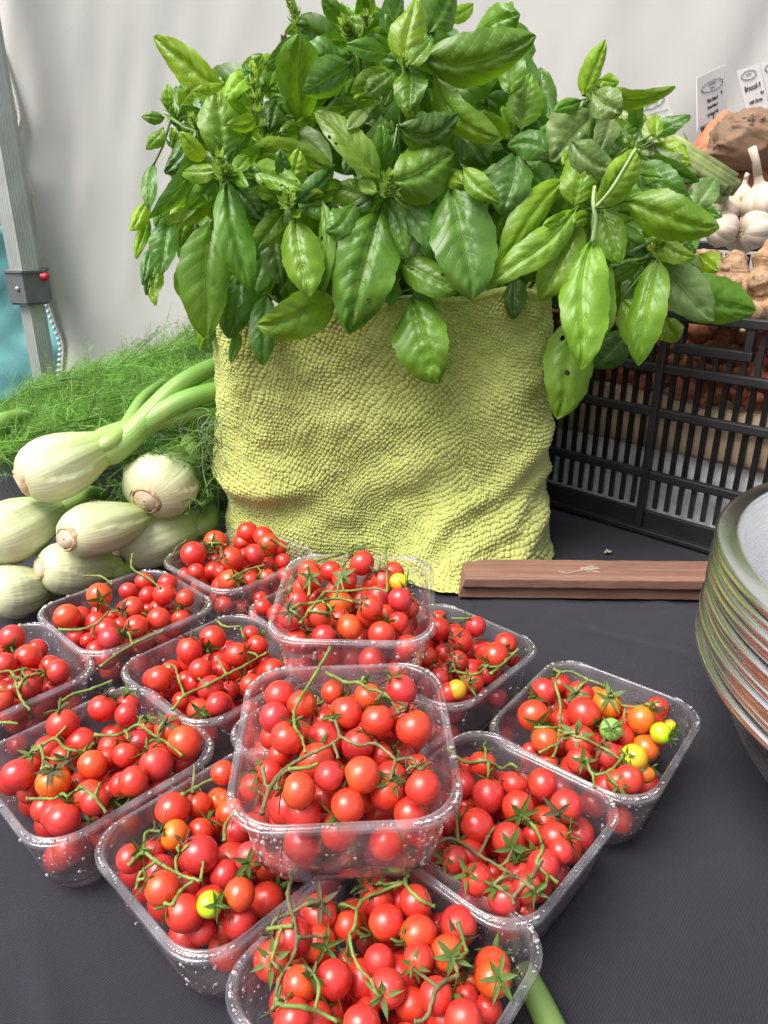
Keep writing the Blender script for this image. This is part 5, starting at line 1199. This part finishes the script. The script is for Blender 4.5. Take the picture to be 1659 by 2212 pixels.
# ------------------------------------------------------------------ black crates and what is in them
CA = Vector((.717, -.697, 0)); CN = Vector((.697, .717, 0)); CO = Vector((.233, 1.002, 0))
def crate(label, origin, u0, u1, dep, H, rails, seed, handle=None, post=.144):
    root = tag(empty('produce_crate', origin), label, 'crate', 'black plastic produce crates')
    def wall(name, o, a, n, L0, L1, hd=None):
        M = Matrix(((a.x, n.x, 0, o.x), (a.y, n.y, 0, o.y), (0, 0, 1, 0), (0, 0, 0, 1)))
        m = MB()
        m.box(((L0 + L1) / 2, .004, .017), (L1 - L0, .006, .026), M, .0012)
        m.box(((L0 + L1) / 2, -.001, .0035), (L1 - L0 + .004, .014, .007), M, .0015)
        m.box(((L0 + L1) / 2, .000, H - .006), (L1 - L0 + .006, .016, .012), M, .002)
        ps = [x for x in np.arange(post - 2 * .243, L1 + .3, .243) if L0 < x < L1] + [L0 + .006, L1 - .006]
        for x in ps: m.box((x, .0, H / 2), (.0095, .0125, H - .012), M, .0015)
        for z in rails:
            xs = sorted(ps)
            for a_, b_ in zip(xs[:-1], xs[1:]):
                m.box(((a_ + b_) / 2, -.0005, z), (b_ - a_ - .0085, .009, .0115), M, .002)
        lv = [.03] + list(rails) + [H - .012]
        x = post + .0156
        xs = list(np.arange(post - .0156 * int((post - L0) / .0156), L1, .0156))
        for x in xs:
            if any(abs(x - p_) < .008 for p_ in ps): continue
            for za, zb_ in zip(lv[:-1], lv[1:]):
                z0, z1 = za + .005, zb_ - .005
                if hd and hd[0] - .004 < x < hd[1] + .004 and zb_ > H - .02: z1 = hd[2] - .010
                if z1 - z0 > .004: m.box((x, .0040, (z0 + z1) / 2), (.0060, .0040, z1 - z0), M)
        if hd:
            m.box(((hd[0] + hd[1]) / 2, 0, hd[2] - .006), (hd[1] - hd[0] + .012, .013, .012), M, .002)
            for e in hd[:2]: m.box((e, 0, (hd[2] + H) / 2 - .006), (.009, .0125, H - hd[2] - .004), M, .0015)
        m.v = [(v[0] - origin.x, v[1] - origin.y, v[2] - origin.z) for v in m.v]
        return m.build(name, M_BLACK, root, False)
    z0 = Vector((0, 0, origin.z)); o = origin
    for_w = wall('front_wall', o, CA, CN, u0, u1, handle)
    wall('end_wall', o + CA * u0, CN, -CA * -1, .012, dep - .012)
    wall('back_wall', o + CN * dep, CA, -CN, u0, u1)
    wall('end_wall', o + CA * u1, CN, -CA, .012, dep - .012)
    m = MB(); M = Matrix(((CA.x, CN.x, 0, 0), (CA.y, CN.y, 0, 0), (0, 0, 1, 0), (0, 0, 0, 1)))
    m.box(((u0 + u1) / 2, dep / 2, .009), (u1 - u0 - .02, dep - .02, .004), M); m.build('floor_panel', M_BLACK, root, False)
    return root
crate('black slatted crate of ginger standing on the dark cloth behind the bowls', CO, -.16, .42, .34, .284, (.215, .161, .080), 1, (.163, .241, .248))
crate('black crate heaped with garlic, behind the ginger crate', CO + CN * .365 + CA * -.02, -.12, .42, .34, .345, (.27, .20, .12), 2)
def cu(u, n, z): return CO + CA * u + CN * n + Vector((0, 0, z))
m = MB(); M = Matrix(((CA.x, CN.x, 0, CO.x), (CA.y, CN.y, 0, CO.y), (0, 0, 1, 0), (0, 0, 0, 1)))
m.box((.13, .165, .062), (.555, .285, .094), M, .004)
tag(m.build('foam_box', M_FOAM, None, False), 'white foam block lying inside the lower part of the ginger crate', 'foam block')
def burlap():
    nu, nv = 160, 26; V, UV = [], []
    for j in range(nv):
        f = j / (nv - 1)
        for i in range(nu):
            u = -.145 + .55 * i / (nu - 1); n = .0090 + .008 * (1 - math.sin(math.pi * min(1, f * 1.1))) + .003 * math.sin(u * 40) * f + (.05 * max(0, f - .85) / .15)
            z = .110 + .068 * min(f, .9) / .9 + .004 * math.sin(u * 23) + .002 * pnoise(Vector((u * 50, f * 3, 0)))
            if f < .12: z = .1095
            V.append(cu(u, n, z)[:]); UV.append((u, (z) * 1.0 + max(0, f - .9)))
    tag(mesh('burlap_sack', V, gridfaces(nu, nv), M_BURLAP, None, True, [(a * 3.1, b * 10) for a, b in UV]), 'coarse brown burlap sacking seen through the crate slats', 'sack')
burlap()
def lump(rs, L, r, knobs=2, lumps=4):
    V, F, UV = [], [], []
    def cap(p0, d, l, r0, bend):
        nu, nv = 16, 18; o = len(V); a = d.orthogonal().normalized(); b = d.cross(a); ph = rs.uniform(0, 6); k3 = [rs.uniform(-.18, .18) for _ in range(3)]
        for j in range(nv + 1):
            t = j / nv; rad = r0 * (math.sin(math.pi * min(.98, max(.02, t)) ) ** .45) * (1 + .17 * math.sin(t * lumps * 3.1 + ph) + k3[0] * math.cos(t * 5) * .5)
            c = p0 + d * (l * t) + bend * math.sin(math.pi * t) * l * .25
            for i in range(nu):
                th = 2 * math.pi * i / nu; k = 1 + .10 * math.cos(2 * th + ph) + .05 * math.cos(5 * th + t * 9)
                q = c + (a * math.cos(th) + b * math.sin(th)) * rad * k; q = q + (q - c) * .22 * pnoise(q * 120 + Vector((ph, 0, 0)))
                V.append(q); UV.append((i / nu, t * l * 14))
        F.extend(gridfaces(nu, nv + 1, True, o)); F.append(tuple(o + i for i in range(nu))[::-1]); F.append(tuple(o + nv * nu + i for i in range(nu)))
    bd = Vector((rs.gauss(0, 1), rs.gauss(0, 1), 0)).normalized() * rs.uniform(0, .6); cap(Vector((0, 0, -L / 2)), Vector((0, 0, 1)), L, r, bd)
    for k in range(knobs):
        th = rs.uniform(0, 6.28); d = Vector((math.cos(th), math.sin(th), rs.uniform(-.5, .7))).normalized()
        cap(Vector((0, 0, rs.uniform(-.3, .3) * L)) + bd * L * .2, d, r * rs.uniform(1.6, 2.6), r * rs.uniform(.5, .75), Vector((0, 0, 0)))
    return V, F, UV
def root(name, label, cat, grp, pos, axis, L, r, mat, seed, knobs=2, lumps=4):
    rs = random.Random(seed); V, F, UV = lump(rs, L, r, knobs, lumps); q = Vector((0, 0, 1)).rotation_difference(axis.normalized())
    o = mesh(name, [(q @ v)[:] for v in V], F, mat, None, True, UV); o.location = pos
    return tag(o, label, cat, grp)
def ginger():
    rs = random.Random(12)
    spec = [((1578, 618), .905, .066, .026, (.05, 0, 1), 'upright pale ginger root ringed with growth lines, in front of the garlic crate'), ((1526, 590), .93, .062, .019, (.5, .2, -1), 'long pale ginger root beside the basil leaf tips'),
            ((1610, 655), .872, .055, .021, (.8, .3, .3), 'stubby browner ginger root below the upright pale one'), ((1648, 572), .90, .06, .020, (.3, .2, 1), 'pale ginger root cut by the right edge near the garlic'),
            ((1642, 640), .86, .05, .018, (1, 0, .2), 'knobbly ginger root at the right edge above the crate handle'), ((1648, 668), .845, .05, .017, (1, .3, 0), 'ginger root resting on the crate rim at the right edge'),
            ((1598, 672), .855, .05, .017, (1, -.6, .1), 'dark ginger root lying against the inside of the crate rim'), ((1560, 625), .90, .055, .018, (.6, .3, .5), 'ginger root half behind the basil leaf, left of the stubby one'), ((1620, 622), .905, .04, .014, (.2, .5, 1), 'small hairy ginger knob wedged between two larger roots'),
            ((1540, 660), .875, .06, .018, (1, -.7, 0), 'ginger root behind the largest right hand basil leaf')]
    for i, (p, Y, L, r, ax, lab) in enumerate(spec):
        root('ginger_root', lab, 'ginger', 'pale ginger roots heaped on the crate', at(*p, Y), Vector(ax), L * .95, r * .84, M_GINGER, 100 + i, 4 if i % 2 == 0 else 3, 5)
    k = 0
    for row, (z, n0) in enumerate(((.190, .026), (.212, .024), (.236, .025), (.258, .030), (.222, .060), (.268, .065), (.285, .10))):
        u = -.13 + .02 * (row % 2)
        while u < .40:
            L = rs.uniform(.04, .065); r = rs.uniform(.0115, .015)
            root('turmeric_root', 'reddish brown root packed behind the slats of the ginger crate', 'root', 'reddish brown roots packed in the ginger crate', cu(u, n0 + r * .6 + rs.uniform(0, .006), z + rs.uniform(-.004, .004)),
                 CA * rs.uniform(.6, 1) + CN * rs.gauss(0, .2) + Vector((0, 0, rs.gauss(0, .3))), L, r, M_TURM if rs.random() < .75 or row > 4 else M_SWEET, 300 + k, rs.choice((0, 1, 2)), 4)
            k += 1; u += L * .74
ginger()
def garlic(label, p, Y, Rpx, seed, stalk=None, tilt=(0, 0)):
    rs = random.Random(seed); c = at(*p, Y); r = Rpx * depth(c) / FPX; root_ = tag(empty('garlic_bulb', c), label, 'garlic', 'garlic bulbs heaped in the rear crate')
    root_.rotation_euler = (tilt[0], tilt[1], rs.uniform(0, 6))
    P = [(0, -.72), (.3, -.78), (.62, -.70), (.92, -.35), (1.0, 0), (.93, .32), (.70, .60), (.42, .80), (.24, 1.0), (.19, 1.25), (.17, 1.5)]
    P = [(a.x, a.y) for a in catmull([Vector((x, z, 0)) for x, z in P], 3)]
    nu = 56; V, UV = [], []; ph = rs.uniform(0, 6); ncl = rs.choice((6, 7, 8))
    for j, (rad, z) in enumerate(P):
        for i in range(nu):
            a = 2 * math.pi * i / nu; k = 1 + .07 * abs(math.cos(ncl * a / 2 + ph)) * (1 if z < .9 else 0) - .05 + .02 * pnoise(Vector((math.cos(a) * 2, math.sin(a) * 2, z * 2 + seed)))
            V.append((max(.001, rad) * r * k * math.cos(a), max(.001, rad) * r * k * math.sin(a), z * r)); UV.append((i / nu, j / len(P)))
    mesh('bulb', V, gridfaces(nu, len(P), True), M_GARLIC, root_, True, UV)
    m = MB(); e = 2.6 if stalk else 1.75
    m.tube([(0, 0, 1.35 * r), (.05 * r, 0, (1.35 + e) / 2 * r), (.0, .05 * r, e * r)], [.20 * r, .17 * r, .19 * r], 10); me = m.build('stalk', M_GARLIC, root_)
    m = MB()
    for k in range(16):
        a = rs.uniform(0, 6.28); d = rs.uniform(.05, .25); m.tube([(math.cos(a) * r * d, math.sin(a) * r * d, -.72 * r), (math.cos(a) * r * d * 1.6, math.sin(a) * r * d * 1.6, -.86 * r)], .0006, 3)
    m.build('rootlets', M_CUTRIM, root_)
garlic('big yellowed garlic bulb with a thick white stalk pointing up', (1648, 440), 1.10, 46, 1, True, (R(-12), R(-22)))
garlic('white garlic bulb between the basil leaf tip and the big yellowed bulb', (1566, 452), 1.12, 34, 2, None, (R(60), R(10)))
garlic('white garlic bulb touching the rim of the rear crate', (1560, 494), 1.07, 37, 3, None, (R(-70), R(-30)))
garlic('flaky white garlic bulb lying on its side at the right edge', (1630, 497), 1.06, 40, 4, None, (R(65), R(75)))
garlic('small golden garlic bulb with its neck upright', (1601, 425), 1.14, 27, 5, None, (R(-10), R(5)))
garlic('garlic bulb at the bottom of the heap beside the crate corner', (1600, 520), 1.10, 32, 6, None, (R(100), R(20)))
for i, (p, Y, L, r, ax, lab) in enumerate([((1546, 325), 1.26, .12, .036, (.3, .5, 1), 'orange sweet potato upright beside the paper bag'), ((1595, 402), 1.22, .13, .034, (1, .3, -.3), 'orange sweet potato under the brown paper bag'),
        ((1655, 385), 1.24, .13, .035, (1, .2, .4), 'orange sweet potato at the right edge under the bag'), ((1640, 418), 1.2, .08, .028, (1, -.3, .1), 'smaller orange sweet potato behind the garlic stalk'), ((1565, 372), 1.25, .11, .032, (1, .5, .2), 'orange sweet potato between bag and asparagus'), ((1530, 392), 1.27, .12, .034, (1, .5, 0), 'orange sweet potato partly hidden by the asparagus')]):
    root('sweet_potato', lab, 'sweet potato', 'sweet potatoes behind the garlic', at(*p, Y), Vector(ax), L, r, M_SWEET, 700 + i, 0, 2)
def paper_bag():
    c = at(1622, 306, 1.17); k = depth(c) / FPX; nu, nv = 90, 60; V = []
    r_ = tag(empty('paper_bag', c), 'crumpled brown paper bag with a price written on top, beside the garlic', 'paper bag')
    for j in range(nv + 1):
        ph = math.pi * j / nv
        for i in range(nu):
            a = 2 * math.pi * i / nu; d = Vector((math.sin(ph) * math.cos(a), math.sin(ph) * math.sin(a), math.cos(ph)))
            n1 = (1 - abs(pnoise(d * 1.6 + Vector((3, 1, 7))))) ** 3; n2 = (1 - abs(pnoise(d * 3.4 + Vector((9, 2, 0))))) ** 4; n3 = pnoise(d * 9)
            psi = math.atan2(d.z + .25, d.y) + .5 * pnoise(d * 1.3); fo = (1 - abs(math.sin(psi * 4.5 + 2.2 * pnoise(d * 1.7)))) ** 4; rad = .84 + .12 * n1 + .05 * n2 * (.5 + .5 * d.x) + .075 * fo * max(0, .75 - d.x * .6) + .006 * n3
            x, y, z = d.x * 92 * k * rad, d.y * 70 * k * rad, d.z * 68 * k * rad
            ear = math.exp(-((a - math.pi) ** 2) / .05) * math.exp(-((ph - 2.0) ** 2) / .06); x -= ear * 30 * k; z -= ear * 8 * k
            if z < -56 * k: z = -56 * k
            V.append((x, y, z))
    mesh('bag_body', V, gridfaces(nu, nv + 1, True), M_KRAFT, r_)
    return r_, k, c
BAG = paper_bag()
def asparagus():
    b0, t0 = at(1578, 412, 1.06), at(1322, 246, 1.14); r_ = tag(empty('asparagus_bunch', b0), 'bunch of asparagus lying diagonally behind the right hand basil leaves', 'asparagus'); rs = random.Random(4); d = (t0 - b0); q = Vector((0, 0, 1)).rotation_difference(d.normalized())
    for k in range(13):
        a = 2 * math.pi * k / 12; rad = .017 * (1 if k < 12 else 0) * rs.uniform(.6, 1.1); o = q @ Vector((rad * math.cos(a), rad * math.sin(a), 0)); L = d * rs.uniform(.92, 1.06); s = rs.uniform(-.03, .03)
        m = MB(); pts = [o + L * s, o + L * .5, o + L * .8, o + L * .93, o + L]; m.tube(pts, [.0058, .0056, .0055, .0062, .002], 10)
        for j in range(10):
            f = .45 + .055 * j; whorl(m, o + L * f + q @ Vector((.004 * math.cos(j * 2.4), .004 * math.sin(j * 2.4), 0)), (d.normalized() + (q @ Vector((math.cos(j * 2.4), math.sin(j * 2.4), 0))) * .3).normalized(), 1, .012, .007, .25, rs)
        m.build('spear', M_ASPA, r_)
asparagus()

# ------------------------------------------------------------------ price cards
def card(label, TL, TR, BR, BL, Y, lines, cloud=None, tabs=None):
    if not isinstance(Y, tuple): Y = (Y, Y)
    a, b, c, d = at(*TL, Y[0]), at(*TR, Y[1]), at(*BR, Y[1]), at(*BL, Y[0])
    x = (b - a); W = x.length; x.normalize(); yv = (a - d); n = x.cross(yv).normalized(); yv = n.cross(x); H = (a - d).length
    r_ = tag(empty('price_card', d), label, 'price card', 'price cards on the back crates')
    th = n * -.0016; m = MB(); P = [p - d for p in (a, b, c, d)]
    m.add(P + [p + th for p in P], [(0, 3, 2, 1), (4, 5, 6, 7), (0, 1, 5, 4), (1, 2, 6, 5), (2, 3, 7, 6), (3, 0, 4, 7)]); m.build('card_sheet', M_CARD, r_, False)
    R3 = Matrix((x, yv, n)).transposed().to_4x4()
    for txt, u, v, size, mat, sx, rot in lines:
        cu_ = bpy.data.curves.new('lettering', 'FONT'); cu_.body = txt; cu_.size = size * H; cu_.align_x = 'CENTER'; cu_.align_y = 'CENTER'; cu_.extrude = .0001; cu_.offset = .0002 if mat is M_INK else 0; cu_.materials.append(mat)
        tmp = bpy.data.objects.new('lettering', cu_); me_ = bpy.data.meshes.new_from_object(tmp); bpy.data.objects.remove(tmp)
        o = link('lettering', me_, r_); o.matrix_local = Matrix.Translation((P[0] * (1 - u) + P[1] * u) * v + (P[3] * (1 - u) + P[2] * u) * (1 - v) + n * .0009) @ R3 @ Matrix.Rotation(R(rot), 4, 'Z') @ Matrix.Diagonal((sx, 1, 1, 1))
    m = MB(); q_ = (P[2] + P[3]) / 2; m.tube([q_ + n * -.002 + Vector((0, 0, .02)), q_ + n * -.002 - Vector((0, 0, .17))], .0018, 6); m.build('stake', M_BLACK, r_)
    if cloud:
        u, v, ru, rv = cloud; m = MB(); pts = []
        for k in range(97):
            t = 2 * math.pi * k / 96; bump_ = 1 + .13 * abs(math.sin(t * 5.5)); pp = (u + ru * math.cos(t) * bump_, v + rv * math.sin(t) * bump_)
            pts.append((P[0] * (1 - pp[0]) + P[1] * pp[0]) * pp[1] + (P[3] * (1 - pp[0]) + P[2] * pp[0]) * (1 - pp[1]) + n * .001)
        m.tube(pts, .00055, 4, False); m.build('cloud_outline', M_INKGREY, r_)
    return r_, P, n
card('white price card for sweet potatoes with a cloud outline, above the basil', (1346, 203), (1430, 183), (1464, 279), (1378, 304), 1.17,
     [('Sylva Living', .5, .80, .125, M_INKGREY, .9, 2), ('Organics', .52, .68, .125, M_INKGREY, .9, 2), ('Straight from the farm to you!', .5, .46, .075, M_INKGREY, .82, 3), ('Sweet Potatoes', .52, .26, .19, M_INK, .72, 3)], (.5, .74, .40, .15))
card('white price card listing white, brown and red onions', (1506, 168), (1567, 139), (1571, 264), (1507, 284), (1.30, 1.36),
     [('Sylva Living', .5, .78, .07, M_INKGREY, .85, 0), ('Organics', .5, .71, .07, M_INKGREY, .85, 0), ('White Onions $', .5, .50, .105, M_INK, .68, 0), ('Brown Onions $', .5, .38, .088, M_INK, .72, 0), ('Red Onions $ 11.00', .5, .25, .088, M_INK, .66, 0), ('kg', .82, .57, .09, M_INK, .9, 0), ('/', .93, .84, .12, M_INKORANGE, .8, 0), ('/', .93, .66, .07, M_INKORANGE, .8, 0)], (.5, .745, .34, .085))
card('white price card for broccoli at the right edge', (1591, 153), (1640, 137), (1661, 232), (1613, 244), 1.32,
     [('Sylva', .45, .84, .08, M_INKGREY, .8, 0), ('Broccoli $', .5, .54, .17, M_INK, .55, 2), ('with Stems', .5, .22, .12, M_INK, .6, 2), ('kg', .85, .38, .10, M_INK, .9, 0), ('~', .6, .38, .1, M_INKORANGE, .9, 0)], (.45, .83, .3, .09))
card('white price card cut off by the right edge beside the broccoli card', (1642, 136), (1695, 119), (1715, 214), (1662, 229), 1.325,
     [('Beetroot', .5, .54, .17, M_INK, .55, 2)], (.45, .83, .3, .09))
card('small white price card showing an 8, peeping between basil leaves', (1152, 243), (1184, 238), (1186, 292), (1156, 300), 1.17, [('8', .4, .74, .42, M_INK, .9, -18), ('ll', .6, .2, .3, M_INK, .9, 10)])
m = MB(); a = at(1538, 283, 1.29); m.box(a, (.028, .012, .026), Matrix.Translation(a) @ Matrix.Rotation(R(-25), 4, 'Y') @ Matrix.Translation(-a), .002)
tag(m.build('card_clip', M_BLACK), 'black clip holding the onion price card', 'clip')
def bag_text():
    r_, k, c = BAG
    m = MB(); kk = k
    me = next(ch for ch in r_.children).data; vs = [v.co for v in me.vertices]
    def surf(px, py):                               # nearest point of the bag seen there
        d = ray(px, py).normalized(); best = None
        for v in vs:
            w_ = (v + c) - EYE; t = w_.dot(d); e = (w_ - d * t).length
            if e < .006 and (best is None or t < best[0]): best = (t, v)
        return best[1] + Vector((0, -.0012, .0012)) if best else None
    for s in ([(1628, 236), (1616, 247), (1632, 247)], [(1626, 240), (1625, 254)], [(1602, 243), (1609, 243)], [(1642, 249), (1644, 250)], [(1620, 258), (1632, 257)], [(1652, 242), (1648, 248), (1655, 251), (1659, 246), (1652, 242)]):
        pts = [p for p in (surf(x, y + 4) for x, y in s) if p is not None]
        if len(pts) > 1: m.tube(catmull(pts, 4), .00055, 5)
    if m.v: m.build('written_price', M_INK, r_)
bag_text()

# ------------------------------------------------------------------ steel bowls, wooden bar, crumbs
BC = Vector((.450, .405, 0)); NB = 12
def bowl_prof():
    R0, D = .157, .130; o = []
    inner = [(.0005, .0015), (.05, .0016), (.080, .004), (.101, .013), (.118, .031), (.129, .056), (.1355, .085), (.1385, .110), (.1392, .121), (.1398, .1262), (.1410, .1290)]
    rim_ = [(.1430, .1302), (.1545, .1309), (.1563, .1303), (R0, .1290), (R0 + .0002, .1268), (R0, .1250), (.1560, .1243)]
    outer = [(.1550, .1250), (.1553, .1280), (.1540, .1296), (.1430, .1290), (.1416, .1280), (.1406, .1255), (.1400, .120), (.1393, .109), (.1363, .0845), (.1298, .0553), (.1187, .030), (.1018, .012), (.0805, .0028), (.05, .0004), (.0005, .0003)]
    body = lambda L: [(r * 1.509, z * .82) if r <= .1412 else (r + .071, z - .0263) for r, z in L]; inner, rim_, outer = body(inner), [(r + .071, z - .0263) for r, z in rim_], body(outer)
    c = lambda L: [(p.x, p.y) for p in catmull([Vector((a, b, 0)) for a, b in L], 3)]
    return c(inner) + rim_ + c(outer)
ORD = ['topmost', 'second', 'third', 'fourth', 'fifth', 'sixth', 'seventh', 'eighth', 'ninth', 'tenth', 'eleventh', 'lowest']
m = MB(); m.lathe(bowl_prof(), 180); me0 = None
for k in range(NB):
    z = .003 + (NB - 1 - k) * .0066
    if me0 is None: o = m.build('steel_bowl', M_STEEL); me0 = o.data
    else: o = link('steel_bowl', me0)
    o.location = (BC.x + .0012 * math.sin(k * 2.1), BC.y + .0012 * math.cos(k * 1.7), z); o.rotation_euler = (R(.25 * math.sin(k * 3)), R(.3 * math.cos(k * 2.3)), k)
    tag(o, ('topmost shiny steel bowl of the nested stack, its inside visible' if k == 0 else ('lowest steel bowl of the nested stack, its belly standing on the cloth' if k == NB - 1 else ORD[k] + ' steel bowl counted down from the top of the nested stack')), 'bowl', 'nested steel bowls')
def bar():
    sec = [(.0045, .0), (.0045, .0125), (.0035, .0140), (.0004, .0148), (.0, .0160), (.0, .0245), (.0008, .0258), (.0022, .0262), (.0026, .0272), (.0040, .0280), (.043, .0280), (.0448, .0268), (.045, .025), (.045, .0)]
    L0, L1, n = 0, .40, 60; V = []; k = len(sec)
    for i in range(n + 1):
        x = L0 + (L1 - L0) * i / n
        for y, z in sec:
            xx = x + (.006 * (1 - z / .028) * -1 + .0 if i == 0 else 0); w_ = .00035 * pnoise(Vector((x * 60, y * 90, z * 90)))
            V.append((xx, y + w_, max(0, z + w_ * .8)))
    F = [(i * k + j, i * k + (j + 1) % k, (i + 1) * k + (j + 1) % k, (i + 1) * k + j) for i in range(n) for j in range(k)] + [tuple(range(k))[::-1], tuple(n * k + j for j in range(k))]
    o = mesh('wooden_bar', V, F, M_WOOD, None, False); o.location = (.0875, .7135, .0012); o.rotation_euler = (0, 0, R(-1.2))
    mod = o.modifiers.new('bev', 'BEVEL'); mod.width = .0006; mod.segments = 2; mod.limit_method = 'ANGLE'
    tag(o, 'grooved brown wooden bar lying between the towel and the steel bowls', 'wooden bar')
    rs = random.Random(3); m = MB(); c = at(1271, 1240, .730); c.z = .0296
    for k in range(7):
        pts = [c + Vector((rs.gauss(0, .006), rs.gauss(0, .003), rs.uniform(0, .002))) for _ in range(4)]; m.tube(catmull(pts, 5), .00018, 4)
    m.tube(catmull([c, c + Vector((-.012, -.005, .001)), c + Vector((-.026, -.010, .0005)), c + Vector((-.034, -.006, .0008))], 5), .00026, 4)
    tag(m.build('loose_fibre', M_GARLIC), 'tangle of pale loose fibre lying on the wooden bar', 'fibre')
bar()
def crumbs():
    rs = random.Random(8)
    for i, (px, py, s, lab) in enumerate([(1311, 1194, .0042, 'grey crumb on the dark cloth between crate and wooden bar')]):
        p = onz(px, py); m = MB()
        for k in range(7 if i == 0 else 2):
            m.ball((rs.gauss(0, s * .8), rs.gauss(0, s * .45), s * .3), (s * rs.uniform(.3, .7), s * rs.uniform(.3, .6), s * .35), 6, 4)
        o = m.build('crumb', M_CRUMB); o.location = p; tag(o, lab, 'crumb')
    m = MB(); a, b, c = onz(1128, 2095, .0115), onz(1165, 2165, .0115), onz(1225, 2290, .0115)
    m.tube(catmull([a, b, c], 8), [.0068 + .0009 * i / 16 for i in range(17)], 16); tag(m.build('green_stalk', M_LEEK), 'smooth green stalk poking out from under the frontmost punnet', 'stalk')
    pass
crumbs()
def litter():
    rs = random.Random(21)
    for i, (px, py, lab) in enumerate([(1352, 1812, 'short curl of green stalk lying on the cloth beside the right hand punnets')]):
        p = onz(px, py, .0004); a = rs.uniform(0, 3); d = Vector((math.cos(a), math.sin(a), 0)); e = Vector((-d.y, d.x, 0)); L = (.006, .005, .009)[i]
        m = MB(); m.tube(catmull([d * -L, e * L * .35 + Vector((0, 0, .0005)), d * L], 6), (.00045, .0006, .00022)[i], 5)
        o = m.build('stalk_scrap' if i < 2 else 'thread', (M_VINE, M_CALYXDRY, M_GARLIC)[i]); o.location = p + Vector((0, 0, .0005)); tag(o, lab, 'scrap' if i < 2 else 'thread')
litter()
